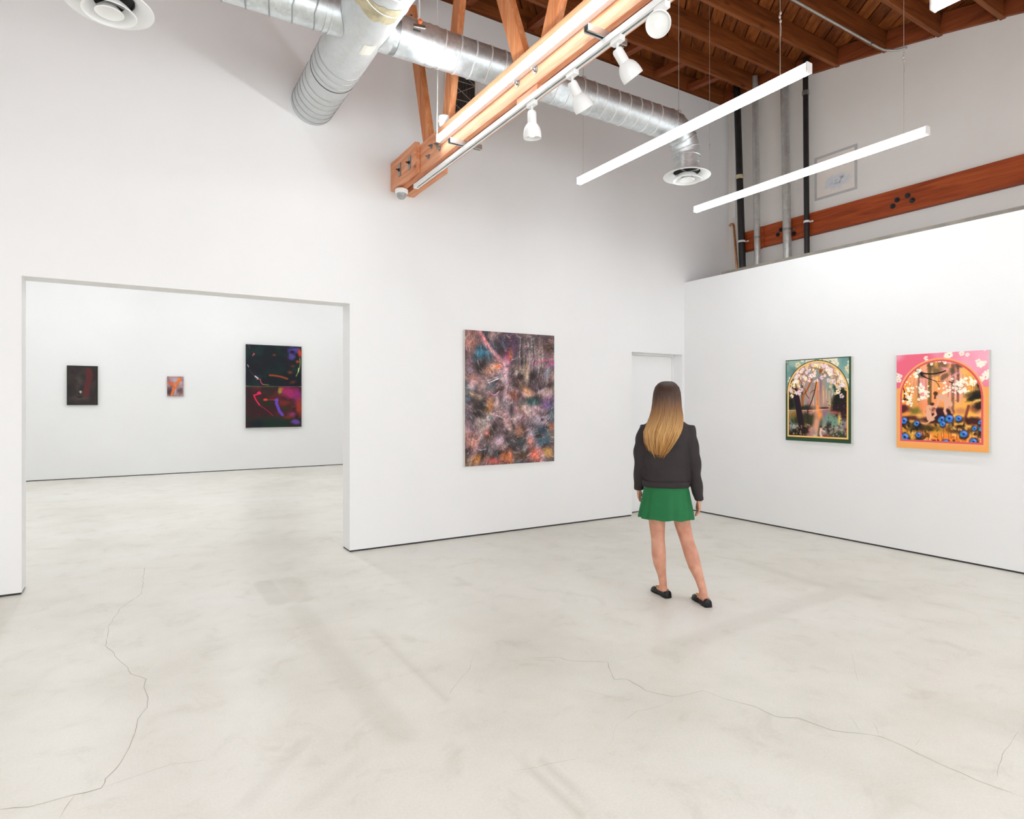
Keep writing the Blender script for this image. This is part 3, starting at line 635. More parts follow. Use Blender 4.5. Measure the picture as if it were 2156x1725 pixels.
FLOOR = floor_mesh()
M_CRACK = plain('crack_dirt', (.40, .365, .31, 1), .8, var=.3, vscale=3); M_CRACKL = plain('faint_crack_dirt', (.52, .485, .43, 1), .8, var=.2, vscale=3)
CR = [  # pixel polylines of the hairline cracks in the concrete
    ([(305, 1195), (298, 1250), (255, 1280), (228, 1320), (222, 1360), (262, 1400), (276, 1420), (308, 1430), (303, 1448), (312, 1470), (310, 1490), (290, 1515), (284, 1545), (255, 1605), (222, 1640), (213, 1660), (150, 1675), (60, 1700), (0, 1705)], 1.0, 0),
    ([(213, 1660), (300, 1630), (360, 1610), (440, 1600)], .8, 1), ([(160, 1672), (125, 1725)], .7, 1),
    ([(1115, 1385), (1180, 1385), (1195, 1391), (1280, 1395), (1288, 1420), (1294, 1432), (1320, 1430), (1360, 1455), (1415, 1467), (1440, 1465), (1480, 1455), (1525, 1472), (1590, 1488), (1635, 1510), (1680, 1512), (1750, 1538), (1810, 1545), (1855, 1552), (1910, 1575), (1960, 1600), (2060, 1645), (2156, 1680)], 1.2, 0),
    ([(1280, 1395), (1320, 1388), (1356, 1380)], .6, 1), ([(1417, 1467), (1416, 1475), (1380, 1490), (1340, 1498), (1300, 1525), (1285, 1570)], .7, 1), ([(1210, 1450), (1300, 1470), (1350, 1479)], .7, 1),
    ([(1814, 1545), (1785, 1505)], .6, 1), ([(1850, 1550), (1838, 1520)], .6, 1), ([(1925, 1572), (1938, 1555)], .6, 1), ([(2145, 1540), (2110, 1590), (2100, 1625), (2104, 1640)], .8, 1),
    ([(1080, 1625), (1180, 1605), (1230, 1595)], .6, 1), ([(1000, 1380), (985, 1415), (962, 1440), (945, 1465)], .7, 1), ([(1480, 1215), (1510, 1213), (1525, 1218), (1533, 1214)], .8, 0), ([(1790, 1370), (1800, 1400), (1805, 1440)], .5, 1), ([(640, 1305), (720, 1306), (760, 1298)], .6, 1)]
rg0 = random.Random(3)
for px, w, fa in CR:
    pts = [onZ(x, y, 0) for x, y in px]; out = []
    for a, b in zip(pts, pts[1:]):
        n = max(2, int((b - a).length / .05)); nrm = Vector((-(b - a).y, (b - a).x, 0)).normalized()
        for i in range(n): out.append(a.lerp(b, i / n) + nrm * (0 if i == 0 else rg0.uniform(-.006, .006)))
    out.append(pts[-1]); mb = MB(); vs = []
    for i, p in enumerate(out):
        d = (out[min(i + 1, len(out) - 1)] - out[max(0, i - 1)]).normalized(); nrm = Vector((-d.y, d.x, 0)); hw = w * rg0.uniform(.0007, .0017) * (1 if 0 < i < len(out) - 1 else .2)
        vs += [p + nrm * hw + Vector((0, 0, .0006)), p - nrm * hw + Vector((0, 0, .0006))]
    mb.add(vs, [(2 * i, 2 * i + 1, 2 * i + 3, 2 * i + 2) for i in range(len(out) - 1)])
    obj('crack', mb, M_CRACKL if fa else M_CRACK, FLOOR)

ZB = .016; YB = YA + .235; WT = 5.86
w = MB()
for x0, x1, z0, z1 in ((-6, -.72, ZB, WT), (-.72, 1.868, 2.487, WT), (1.868, 5.635, ZB, WT), (5.635, 6.57, 2.165, WT), (6.57, XU, ZB, WT)): w.box((x0, YA, z0), (x1, YB, z1))
struct('wall_back', w, M_WALL)
struct('gap_shade_back', MB().box((-6, YA + .006, 0), (-.725, YB - .006, ZB)).box((1.873, YA + .006, 0), (5.63, YB - .006, ZB)).box((6.575, YA + .006, 0), (XB, YB - .006, ZB)), M_GAP_SHADE)  # dark strip painted as the shade of the gap under the wall
dr = struct('door_1', MB().box((5.662, YA + .163, .012), (6.543, YA + .205, 2.138)), M_WALL)
struct('door_frame', MB().box((5.636, YA + .155, .0), (5.659, YB, 2.164)).box((6.546, YA + .155, 0), (6.569, YB, 2.164)).box((5.659, YA + .155, 2.141), (6.546, YB, 2.164)), M_WALL, dr, world=False)
struct('threshold', MB().box((5.66, YA + .17, 0), (6.545, YB, .011)), M_GAP_SHADE, dr, world=False)
struct('wall_right', MB().box((XB, -2.3, ZB), (XB + .13, YA, 3.18)), M_WALL)
struct('gap_shade_right', MB().box((XB + .006, -2.3, 0), (XB + .124, YA, ZB)), M_GAP_SHADE)  # shade of the gap under the partition, as a black strip
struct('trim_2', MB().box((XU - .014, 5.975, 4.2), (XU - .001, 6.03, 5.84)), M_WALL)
struct('trim_1', MB().box((6.70, -2.3, 3.18), (6.84, 5.53, 3.236)), M_PLATE)


def arcstrip(x0, x1, dz, zbot, y0=-2.3, y1=14.9, n=30):
    ys = [y0 + (y1 - y0) * i / n for i in range(n + 1)]
    return MB().rings([[(x0, y, zbot), (x1, y, zbot), (x1, y, zj(y) + dz), (x0, y, zj(y) + dz)] for y in ys])


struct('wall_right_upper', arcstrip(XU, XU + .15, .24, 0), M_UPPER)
struct('wall_left', arcstrip(-6.15, -6, .24, 0), M_WALL)
wf = MB()
for a, b in (((-6, -2.45, 0), (-5.6, -2.3, zj(-2.3) + .22)), ((6.2, -2.45, 0), (XU, -2.3, zj(-2.3) + .22)), ((-5.6, -2.45, 0), (6.2, -2.3, .25)), ((-5.6, -2.45, 3.75), (6.2, -2.3, zj(-2.3) + .22))): wf.box(a, b)
struct('wall_front', wf, M_WALL)  # its wide opening is added, to let fill daylight in behind the camera
wm = MB()
for x in (-5.6, -2.65, .3, 3.25, 6.14): wm.box((x, -2.41, .25), (x + .06, -2.35, 3.75))
struct('fill_window_1', wm.box((-5.6, -2.41, 2.55), (6.2, -2.35, 2.61)), M_STEEL)  # unseen window bars added in the fill-light opening
struct('wall_far', MB().box((-6, YF, ZB), (XU, YF + .15, zj(YF) + .22)), M_WALL)
struct('gap_shade_far', MB().box((-6, YF + .01, 0), (XU, YF + .14, ZB)), M_GAP_SHADE)  # black strip for the shade below the far wall

# roof deck: boards following the bow of the roof, gaps between them
mb = MB(); tone = []; rgd = random.Random(9); n = 34; ys = [-2.4 + 17.3 * i / n for i in range(n + 1)]
DA = R(42); dd_, pp_ = Vector((math.sin(DA), math.cos(DA), 0)), Vector((math.cos(DA), -math.sin(DA), 0)); c = -16.0        # boards laid diagonally
while c < 9.0:
    wd = .142; o = len(mb.v); t = rgd.uniform(-.12, .12); ts = [q for q in (k * .45 for k in range(-30, 60)) if -6.3 < (pp_ * c + dd_ * q).x < XU + .2 and -2.6 < (pp_ * c + dd_ * q).y < 15.0]
    if len(ts) > 1:
        rs = []
        for q in ts:
            a, b = pp_ * c + dd_ * q, pp_ * (c + wd) + dd_ * q
            rs.append([(a.x, a.y, zj(a.y) + .236), (b.x, b.y, zj(b.y) + .236), (b.x, b.y, zj(b.y) + .26), (a.x, a.y, zj(a.y) + .26)])
        mb.rings(rs); tone += [t] * (len(mb.v) - o)
    c += wd + .014
o = len(mb.v); mb.rings([[(-6.1, y, zj(y) + .262), (XU + .15, y, zj(y) + .262), (XU + .15, y, zj(y) + .29), (-6.1, y, zj(y) + .29)] for y in ys]); tone += [-.6] * (len(mb.v) - o)
ce = struct('ceiling', mb, W_DECK)
at = ce.data.attributes.new('tone', 'FLOAT', 'POINT'); at.data.foreach_set('value', tone)

JY = [6.17, 5.595, 5.02, 4.445, 3.87, 3.295, 2.72, 2.145]
ORD = ['hidden just above the white back wall top', 'nearest the back wall, crossed by short blocking', 'second out from the back wall', 'third out from the back wall', 'fourth out from the back wall, with a conduit along its side', 'fifth out from the back wall', 'sixth out from the back wall', 'seventh out from the back wall, above the top edge']
for y, d in zip(JY, ORD):
    o = obj('ceiling_joist', MB().box((-6, y - .025, zj(y)), (XU - .002, y + .025, zj(y) + .234)), W_JOIST, bev=.004)
    tag(o, 'brown ceiling joist ' + d, 'joist', 'brown joists under the roof deck')
for (a, b), d in zip(zip(JY, JY[1:]), ['nearest the back wall corner', 'between the first and second joists', 'between the second and third joists', 'between the third and fourth joists', 'between the fourth and fifth joists', 'between the fifth and sixth joists', 'past the sixth joist, at top right']):
    o = obj('wall_blocking', MB().bar((XU - .03, a - .027, zj(a) + .118), (XU - .03, b + .027, zj(b) + .118), .045, .215), W_BLOCK, bev=.003)
    tag(o, 'brown timber block on the right wall top ' + d, 'blocking', 'blocking boards at the right wall top')
for x, d in ((3.2, 'leftmost, beside the second truss brace'), (4.05, 'second from the left, by the pale truss braces'), (5.35, 'third from the left, beside the spotlight heads'), (6.1, 'fourth from the left'), (6.75, 'rightmost, next to the right wall corner')):
    o = obj('short_blocking', MB().bar((x, 5.622, zj(5.62) + .05), (x, 6.143, zj(6.14) + .05), .09, .075), W_BLOCK, bev=.003)
    tag(o, 'short timber block above the back wall, ' + d, 'blocking', 'short blocks above the back wall')

# ------------------------------------------------------------------ truss
tr = thing('roof_truss', 'orange timber roof truss running out of the back wall above the track lights', 'truss', (2.42, YA, 3.665))
YE = -2.25
for x0, x1 in ((2.346, 2.388), (2.452, 2.496)): obj('chord_plank', MB().box((x0, YE, 3.665), (x1, YA - .004, 3.948)), W_TRUSS_Y, tr, bev=.004)
n = 24; ys = [YE + (YA - .006 - YE) * i / n for i in range(n + 1)]
obj('top_chord', MB().rings([[(2.36, y, zj(y) - .27), (2.48, y, zj(y) - .27), (2.48, y, zj(y) - .004), (2.36, y, zj(y) - .004)] for y in ys]), W_TRUSS_Y, tr)
for (ya, za), (yb, zb) in (((5.86, 5.47), (5.335, 3.70)), ((4.765, 5.0), (5.085, 3.70)), ((4.36, 5.40), (3.655, 3.70)), ((2.95, 5.0), (3.555, 3.70)), ((2.2, 4.98), (1.8, 3.70)), ((.9, 4.6), (1.7, 3.70))):
    if zb == 3.70 and ya == 4.765: ya, za = 4.62, 5.60
    obj('web_brace', MB().bar((2.42, ya, za), (2.42, yb, zb), .06, .14, up=(0, 1, .3)), W_TRUSS_Z, tr, bev=.003)
obj('splice_block', MB().box((2.294, 5.46, 3.682), (2.3455, YA - .004, 3.972)), W_TRUSS_Y, tr, bev=.006)
obj('splice_block', MB().box((2.4965, 5.28, 3.66), (2.552, YA - .004, 3.94)), W_TRUSS_Y, tr, bev=.006)
for x in ((3.48, 3.74), ): obj('packing_block', MB().box((2.35, x[0], 3.624), (2.40, x[1], 3.6648)), W_TRUSS_Y, tr)


def bolt(parent, p, d, r=.014, name='bolt', washer=.024, mat=None):
    p, d = Vector(p), Vector(d)
    mb = MB(); mb.lathe([(0.001, 0), (washer, 0), (washer, .004), (r, .004)], 20, p, d, True); mb.lathe([(r, .004), (r, .016), (r * .6, .018)], 6, p, d, True); mb.lathe([(r * .5, .018), (r * .5, .034), (.001, .036)], 12, p, d, True)
    return obj(name, mb, mat or M_STEEL, parent)


for px in ((1090, 176), (1128, 148), (903, 330), (909, 308), (921, 304), (926, 313)):
    q = onX(px[0], px[1], 2.346); bolt(tr, q, (-1, 0, 0))
for px in ((842, 358), (863, 343)):
    q = onX(px[0], px[1], 2.294)
    pl = obj('bolt_plate', MB().box((2.286, q.y - .03, q.z - .065), (2.2938, q.y + .03, q.z + .065)), M_STEEL, tr, bev=.002); bolt(pl, (2.286, q.y, q.z), (-1, 0, 0), .012, washer=.018, mat=M_BLACK)

# ------------------------------------------------------------------ linear pendant lights
def pendant(label, x, y0, y1, z, hang, group='linear pendant lights', led=None, side=False):
    t = thing('pendant_light', label, 'pendant light', (x, (y0 + y1) / 2, z), group)
    H = ((-.028, .034), (-.028, -.010), (.028, -.010), (.028, .034)); Dp = ((-.028, -.010), (-.027, -.018), (-.019, -.029), (.019, -.029), (.027, -.018), (.028, -.010))
    if side: H = ((.034, -.028), (-.004, -.028), (-.004, .034), (.034, .034)); Dp = ((-.004, -.028), (-.018, -.027), (-.026, -.018), (-.026, .024), (-.018, .033), (-.004, .034))
    obj('housing', MB().rings([[(x + a, y, z + b) for a, b in H] for y in (y0 + .012, y1 - .012)]), M_WHITE if side else GLOW, t)
    obj('diffuser', MB().rings([[(x + a, y, z + b) for a, b in Dp] for y in (y0 + .012, y1 - .012)]), led or LED, t)
    for y, s in ((y0, 1), (y1, -1)): obj('end_cap', MB().box((x - .029, min(y, y + s * .012), z - .03), (x + .029, max(y, y + s * .012), z + .04)), M_WHITE, t, bev=.003)
    for y, knot in hang:
        zt = zj(y) + .234; mb = MB().cyl((x, y, z + .038), (x, y, zt), .0022, 6)
        mb.cyl((x - .012, y, z + .034), (x + .012, y, z + .034), .006, 8)
        if knot:
            for k in range(3): mb.ball((x + .004 * (-1) ** k, y, z + knot + .028 * k), .008, 8, 6, (1, 1, 1.6))
            mb.tube([(x + .004, y, z + knot), (x + .012, y, z + knot - .05), (x + .008, y, z + knot - .1)], .002, 5)
        obj('hanger_wire', mb, M_WIRE, t)
    return t


pendant('glowing linear light hung along the left side of the timber truss', 2.31, 2.5, 4.963, 3.81, ((2.7, 0),), side=True)
pendant('long glowing linear light in front of the round duct bend, left of the wall pipes', 3.764, 2.404, 4.844, 3.675, ((4.77, 0), (2.62, .42)))
pendant('long glowing linear light crossing the wall pipes, nearest the right wall', 5.513, 2.491, 4.931, 3.705, ((4.72, .62), (2.68, .66)))
pendant('glowing linear light whose end just shows at the top right', 3.764, -.756, 1.684, 3.685, ((1.45, 0), (-.5, 0)))
pendant('added unseen linear light over the camera, continuing the truss row', 2.31, -.2, 2.24, 3.81, ((0.1, 0), (2.0, 0)), side=True)  # extra lamp beyond the frame, added for its light
pendant('added unseen linear light out of the picture to the right', 5.513, -.756, 1.68, 3.705, ((1.45, 0), (-.5, 0)))  # another unseen lamp added to light the room
for i, (x, y0, z) in enumerate(((.62, 2.7, 5.3), (-1.7, -1.2, 3.75), (-1.7, 1.4, 3.75), (-3.6, .4, 3.75), (-3.6, 2.9, 3.9))):
    pendant(['high linear light left of the big duct', 'added unseen linear light left of the camera', 'added unseen linear light ahead on the left', 'added unseen linear light far left', 'linear light far left by the back wall, added out of view'][i], x, y0, y0 + 2.44, z, ((y0 + .2, 0), (y0 + 2.2, 0)), led=LED3 if i == 0 else None)  # all but the high one are added out of frame as fill light
for i, x in enumerate((-3.4, -.8, 1.8, 4.4)):
    for k, y in enumerate((7.6, 11.4)):
        pendant('added linear light of the next room, unseen above the opening', x, y, y + 2.44, 4.5, ((y + .2, 0), (y + 2.2, 0)), 'added lights of the next room', LED2)  # lamps added out of sight to brighten the next room

cd = obj('white_cord', MB().tube([(2.28, 4.935, 3.848), (2.272, 4.92, 3.92), (2.262, 4.89, 4.1), (2.262, 4.885, 4.5), (2.258, 4.885, zj(4.885) + .2)], .0045, 6), M_CORD, smooth=True)
tag(cd, 'white power cord dropping from the roof to the truss light end', 'cord')

# ------------------------------------------------------------------ track with spotlights
tk = thing('lighting_track', 'white lighting track under the truss carrying four spotlights', 'lighting track', (2.37, 3.3, 3.6))
y0, y1 = .4, 5.6
obj('rail', MB().box((2.348, y0, 3.607), (2.394, y1, 3.623)).box((2.348, y0, 3.585), (2.3535, y1, 3.607)).box((2.3885, y0, 3.585), (2.394, y1, 3.607)).box((2.3535, y0, 3.585), (2.3635, y1, 3.589)).box((2.3785, y0, 3.585), (2.3885, y1, 3.589)), M_WHITE, tk)
obj('contact_strip', MB().box((2.3615, y0, 3.6), (2.3645, y1, 3.607)).box((2.3775, y0, 3.6), (2.3805, y1, 3.607)), M_WHITE, tk)
for y in (4.575, 2.79, 1.0):
    obj('strut', MB().box((2.222, y - .02, 3.6605), (2.518, y + .02, 3.6645)).box((2.222, y - .02, 3.625), (2.518, y - .016, 3.6605)).box((2.222, y + .016, 3.625), (2.518, y + .02, 3.6605)).box((2.222, y - .016, 3.625), (2.518, y - .008, 3.628)).box((2.222, y + .008, 3.625), (2.518, y + .016, 3.628)), M_ZINC, tk)
obj('rail_end', MB().box((2.346, 5.6, 3.583), (2.396, 5.625, 3.6245)), M_WHITE, tk, bev=.002)


def spot(y, d, label):
    x, z = 2.371, 3.585; d = Vector(d).normalized(); t = thing('track_spotlight', label, 'spotlight', (x, y, z), 'white track spotlights')
    obj('adapter', MB().box((x - .019, y - .045, z - .034), (x + .019, y + .045, z - .0005)), M_WHITE, t, bev=.004)
    pv = Vector((x, y, z - .075))
    obj('stem', MB().cyl((x, y, z - .033), pv, .008, 12).ball(pv, .013), M_WHITE, t, smooth=True)
    c = pv + d * .0
    obj('neck', MB().lathe([(.001, -.012), (.022, -.012), (.029, -.004), (.031, .01), (.031, .082)], 28, c, d, True), M_WHITE, t, smooth=True)
    sh = obj('shade', MB().lathe([(.029, .07), (.035, .076), (.047, .09), (.056, .108), (.0615, .132), (.063, .155), (.0625, .172), (.060, .172), (.0605, .155), (.059, .134), (.053, .112), (.043, .096), (.029, .088)], 36, c, d), M_WHITE, t, smooth=True)
    obj('lens', MB().lathe([(.0603, .15), (.05, .154), (.024, .157), (.001, .158)], 30, c, d, True), M_LENS, t, smooth=True)
    obj('lamp_core', MB().lathe([(.018, .158), (.012, .1605), (.001, .161)], 20, c, d, True), M_BULB, t, smooth=True)
    return t


iv = lambda a, b, c: RT * a + Vector((0, 0, 1)) * b + FW * c
spot(3.575, iv(.02, -1, .12), 'white spotlight pointing straight down, farthest along the track')
spot(3.115, iv(31, -48.5, 22), 'white spotlight tilted right, second from the back wall end of the track')
spot(2.69, iv(38, -49, 18), 'white spotlight tilted right, third along the track, above the round duct')
spot(2.345, iv(-24, -52, -62), 'white spotlight turned to show its round lens, nearest the camera')

# dome camera and sensor
dc = thing('dome_camera', 'small white dome security camera under the truss end at the back wall', 'camera', (2.322, 5.95, 3.66))
c = (2.345, 5.93, 3.0)
obj('base', MB().lathe([(.001, .664), (.058, .664), (.066, .655), (.066, .625), (.058, .617), (.046, .617)], 32, c, None, True), M_WHITE, dc, smooth=True)
obj('dome', MB().lathe([(.048, .6165), (.047, .598), (.04, .58), (.026, .567), (.001, .562)], 28, c, None, True), M_GREY, dc, smooth=True)
sn = thing('ceiling_sensor', 'white round sensor on top of the truss chord beside the light', 'sensor', (2.40, 5.0, 3.948))
c = (2.375, 4.99, 3.0)
obj('lens', MB().lathe([(.03, .9485), (.046, .96), (.048, .985)], 28, c, None, True), M_LENS, sn, smooth=True)
obj('body', MB().lathe([(.05, .985), (.058, .99), (.058, 1.03), (.05, 1.038), (.001, 1.038)], 28, c, None, True), M_WHITE, sn, smooth=True)

# ------------------------------------------------------------------ ducts
def spiral(p, q, r, pitch=.125, ridge=.0035, n=48, slant=1):
    """round spiral-lock duct: a smooth wall with a raised helical seam"""
    p, q = Vector(p), Vector(q); L = (q - p).length; d = (q - p).normalized(); x = d.orthogonal().normalized(); y = d.cross(x); hs = [0]
    k = pitch * .5
    prof = [(0, r)]
    while k < L - pitch:
        prof += [(k - .006, r), (k - .003, r + ridge), (k + .003, r + ridge), (k + .006, r)]; k += pitch
    prof.append((L, r)); rs = []
    for h, rr in prof:
        ring = []
        for i in range(n):
            a = 2 * PI * i / n; hh = h + (pitch * (abs(((i / n) * 2) % 2 - 1) - .5) * slant * .5 if 0 < h < L else 0)
            ring.append(p + d * min(max(hh, 0), L) + x * (math.cos(a) * rr) + y * (math.sin(a) * rr))
        rs.append(ring)
    m = MB().rings(rs); m.nseg = n; m.prof = prof; return m


def duct(name, p, q, r, pitch, mat, seam, parent, ridge=.005):
    m = spiral(p, q, r, pitch, ridge); o = obj(name, m, mat, parent, smooth=True); o.data.materials.append(seam)
    idx = [0] * len(o.data.polygons); k = 0
    for i in range(len(m.prof) - 1):
        hot = m.prof[i][1] > r or m.prof[i + 1][1] > r
        for _ in range(m.nseg): idx[k] = 1 if hot else 0; k += 1
    o.data.polygons.foreach_set('material_index', idx); return o


def band(p, q, r, n=48, t=.004):
    p, q = Vector(p), Vector(q); d = (q - p); L = d.length
    return MB().lathe([(r, 0), (r + t, 0), (r + t, L), (r, L)], n, p, d)


CZ = 4.38; YD = 4.6
md = thing('main_duct', 'large round grey spiral duct running straight into the back wall', 'duct', (1.5, YA, CZ))
duct('duct_section', (1.5, YA - .003, CZ), (1.5, 5.36, CZ), .198, .10, M_DUCTM, M_SEAMD, md)
duct('duct_section', (1.5, 5.36, CZ), (1.5, 4.95, CZ), .201, .10, M_DUCTM, M_SEAMD, md)
obj('tee_section', MB().cyl((1.5, 4.95, CZ), (1.5, 4.22, CZ), .2005, 48), M_DUCTM, md, smooth=True)
duct('duct_section', (1.5, 4.22, CZ), (1.5, -.6, CZ), .202, .19, M_DUCTM, M_SEAML, md)
obj('joint_band', band((1.5, 5.352, CZ), (1.5, 5.36, CZ), .2, t=.0035), M_BLACK, md)


def patch(r, y0, y1, a0, a1, off, n=14, jag=0):
    rs = []; rgp = random.Random(4)
    for y in (y0, y1):
        rs.append([(1.5 + math.cos(a0 + (a1 - a0) * i / n) * r, y + rgp.uniform(-jag, jag), CZ + math.sin(a0 + (a1 - a0) * i / n) * r) for i in range(n + 1)])
    mb = MB(); vs = rs[0] + rs[1]; mb.add(vs, [(i, i + 1, n + 2 + i, n + 1 + i) for i in range(n)]); return mb


obj('sealant_band', patch(.2042, 4.03, 4.2, R(190), R(300), 0, jag=.02), M_TAPE, md)
obj('paper_sticker', patch(.2022, 4.52, 4.66, R(268), R(296), 0, n=6), plain('pale_sticker', (.72, .7, .62, 1), .7), md)

rb = thing('branch_duct', 'galvanised round duct branching right across the back wall, bending down at its end', 'duct', (3.2, YD, CZ))
def saddle(sg, r, r2, x2, x3, R0=.2025, n=48):
    rs = []
    for k in range(4):
        ring_ = []
        for i in range(n):
            a = 2 * PI * i / n; y_, z_ = math.cos(a) * (r if k < 2 else r2), math.sin(a) * (r if k < 2 else r2); x_ = (math.sqrt(R0 * R0 - z_ * z_), x2, x2 + .008, x3)[k]
            ring_.append((1.5 + sg * x_, YD + y_, CZ + z_))
        rs.append(ring_)
    return MB().rings(rs, cap=False)


obj('collar', saddle(1, .153, .151, .26, .42), M_DUCT, rb, smooth=True)
obj('damper_section', band((1.72, YD, CZ), (2.09, YD, CZ), .149, t=.004), M_DUCT, rb, smooth=True)
for x in (1.76, 2.02, 2.08): obj('collar_band', band((x, YD, CZ), (x + .012, YD, CZ), .152, t=.004), M_DUCT, rb)
duct('duct_section', (2.09, YD, CZ), (4.74, YD, CZ), .148, .14, M_DUCT, M_SEAML, rb)
el = MB(); cx, cz, rr = 4.74, CZ - .28, .28; rs = []
def ring(cn, ax, r, n=40):
    ax = Vector(ax).normalized(); yv = Vector((0, 1, 0)); xv = yv.cross(ax).normalized(); return [Vector(cn) + xv * (math.cos(2 * PI * k / n) * r) + yv * (math.sin(2 * PI * k / n) * r) for k in range(n)]
for k in range(6):
    a = PI / 2 * k / 5; cn = (cx + math.sin(a) * rr, YD, cz + math.cos(a) * rr); ax = (math.cos(a), 0, -math.sin(a)); r = .148 - .012 * k / 5
    el.rings([ring(Vector(cn) - Vector(ax) * .008, ax, r), ring(Vector(cn) - Vector(ax) * .003, ax, r + .006), ring(Vector(cn) + Vector(ax) * .003, ax, r + .006), ring(Vector(cn) + Vector(ax) * .008, ax, r)], cap=False)
    rs.append(ring(cn, ax, r))
el.rings(rs, cap=False); obj('elbow', el, M_DUCT, rb, smooth=True, ang=25)
obj('drop_pipe', MB().lathe([(.136, .17), (.139, .17), (.139, .145), (.133, .143), (.133, .07), (.136, .068), (.136, .062), (.133, .06), (.133, -.004)], 40, (5.02, YD, 3.96)), M_DUCT, rb, smooth=True)
q = Vector((1.905, YD, CZ)); dv = Vector((0, -.93, .36)).normalized()
dh = obj('damper_handle', MB().bar(q + dv * .162 + Vector((-.05, 0, -.035)), q + dv * .162 + Vector((.05, 0, -.02)), .028, .012, up=dv), M_STEEL, rb, bev=.002)
obj('knob', MB().lathe([(.001, 0), (.018, 0), (.02, .012), (.014, .024), (.001, .026)], 16, q + dv * .165 + Vector((0, 0, .0)), dv, True), M_ORANGE, dh, smooth=True)
obj('printed_marking', MB().bar(q + dv * .1495 + Vector((-.06, -.035, -.075)), q + dv * .1495 + Vector((.0, -.035, -.075)), .004, .012, up=dv).bar(q + dv * .154 + Vector((-.07, 0, .045)), q + dv * .154 + Vector((-.055, 0, .045)), .006, .012, up=dv), M_INK, rb)
for x, nm in ((1.97, 0), (3.63, 1), (4.9, 2)):
    zt = zj(YD) + .234; obj('hanger_wire', MB().cyl((x, YD, CZ + .15), (x, YD, zt), .008 if x < 2 else .003, 8).box((x - .02, YD - .02, CZ + .146), (x + .02, YD + .02, CZ + .185)), M_CORD if x < 2 else M_WIRE, rb)

lb = thing('branch_duct', 'pale round duct branching left from the big duct, running off the top edge', 'duct', (.6, YD, CZ))
obj('collar', saddle(-1, .1385, .136, .25, .30), M_DUCT, lb, smooth=True)
for x in (1.255, 1.215): obj('collar_band', band((x, YD, CZ), (x - .012, YD, CZ), .138, t=.004), M_DUCT, lb)
duct('duct_section', (1.24, YD, CZ), (.17, YD, CZ), .137, .155, M_DUCT, M_SEAMD, lb)
el = MB(); rs = []
for k in range(6):
    a = PI / 2 * k / 5; cn = (.17 - math.sin(a) * .28, YD, CZ - .28 + math.cos(a) * .28); ax = (-math.cos(a), 0, -math.sin(a)); rs.append(ring(cn, ax, .137))
el.rings(rs, cap=False); obj('elbow', el, M_DUCT, lb, smooth=True, ang=25)
obj('drop_pipe', MB().lathe([(.137, .10), (.137, .02)], 40, (-.11, YD, 4.01)), M_DUCT, lb, smooth=True)


def diffuser(x, y, z, label, ang):
    t = thing('air_diffuser', label, 'air diffuser', (x, y, z), 'round white air diffusers'); c = (x, y, z)
    obj('flange', MB().lathe([(.138, .055), (.16, .05), (.2, .035), (.238, .012), (.245, .002), (.243, -.002), (.232, .002), (.19, .016), (.158, .03), (.143, .05)], 56, c), M_WHITE, t, smooth=True)
    obj('throat', MB().lathe([(.137, .049), (.129, .052), (.129, .057), (.001, .058)], 40, c), M_DARK, t, smooth=True)  # shallow black lining painted as the shade of a deep throat
    obj('outer_cone', MB().lathe([(.085, .022), (.11, .002), (.138, -.028), (.15, -.042), (.147, -.046), (.132, -.036), (.105, -.006), (.082, .014)], 48, c), M_WHITE, t, smooth=True)
    obj('centre_cone', MB().lathe([(.03, .018), (.045, .0), (.07, -.028), (.08, -.04), (.076, -.044), (.06, -.038), (.03, -.032), (.001, -.031)], 40, c), M_WHITE, t, smooth=True)
    for a in (ang, ang + 90):
        dx, dy = math.cos(R(a)), math.sin(R(a)); obj('spring_bar', MB().bar((x - dx * .135, y - dy * .135, z + .043), (x + dx * .135, y + dy * .135, z + .043), .022, .004), M_STEEL, t)
    return t


diffuser(5.02, YD, 3.895, 'round white air diffuser under the bent duct, right of the truss', 15)
diffuser(-.11, YD, 3.968, 'round white air diffuser cut by the top left edge', 35)

# ------------------------------------------------------------------ vent on the back wall
vg = thing('vent_grille', 'tall dark vent grille with wire lattice on the back wall behind the truss', 'vent', (3.11, YA, 4.4))
x0, x1, z0, z1 = 2.905, 3.315, 4.38, 5.32
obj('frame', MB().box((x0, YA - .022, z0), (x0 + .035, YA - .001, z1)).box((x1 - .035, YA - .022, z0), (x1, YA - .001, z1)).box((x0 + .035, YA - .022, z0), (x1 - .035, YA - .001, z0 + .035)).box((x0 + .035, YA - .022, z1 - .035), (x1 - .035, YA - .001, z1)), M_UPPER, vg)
obj('backing', MB().box((x0 + .034, YA - .004, z0 + .034), (x1 - .034, YA - .0012, z1 - .034)), M_DARK, vg)  # black sheet for the dark depth behind the louvres
mb = MB(); x = x0 + .045
while x < x1 - .04: mb.box((x, YA - .012, z0 + .03), (x + .006, YA - .005, z1 - .03)); x += .0185
obj('louvre', mb, M_STEEL, vg)
mb = MB(); zc = z0 + .04
while zc < z1 - .2:
    for a, b in (((x0 + .035, zc), (x1 - .035, zc + .2)), ((x1 - .035, zc), (x0 + .035, zc + .2))): mb.bar((a[0], YA - .0155, a[1]), (b[0], YA - .0155, b[1]), .005, .005, up=(0, 1, 0))
    mb.bar((x0 + .035, YA - .0155, zc), (x1 - .035, YA - .0155, zc), .005, .006, up=(0, 1, 0)); zc += .205
obj('lattice', mb, M_WIRE, vg)

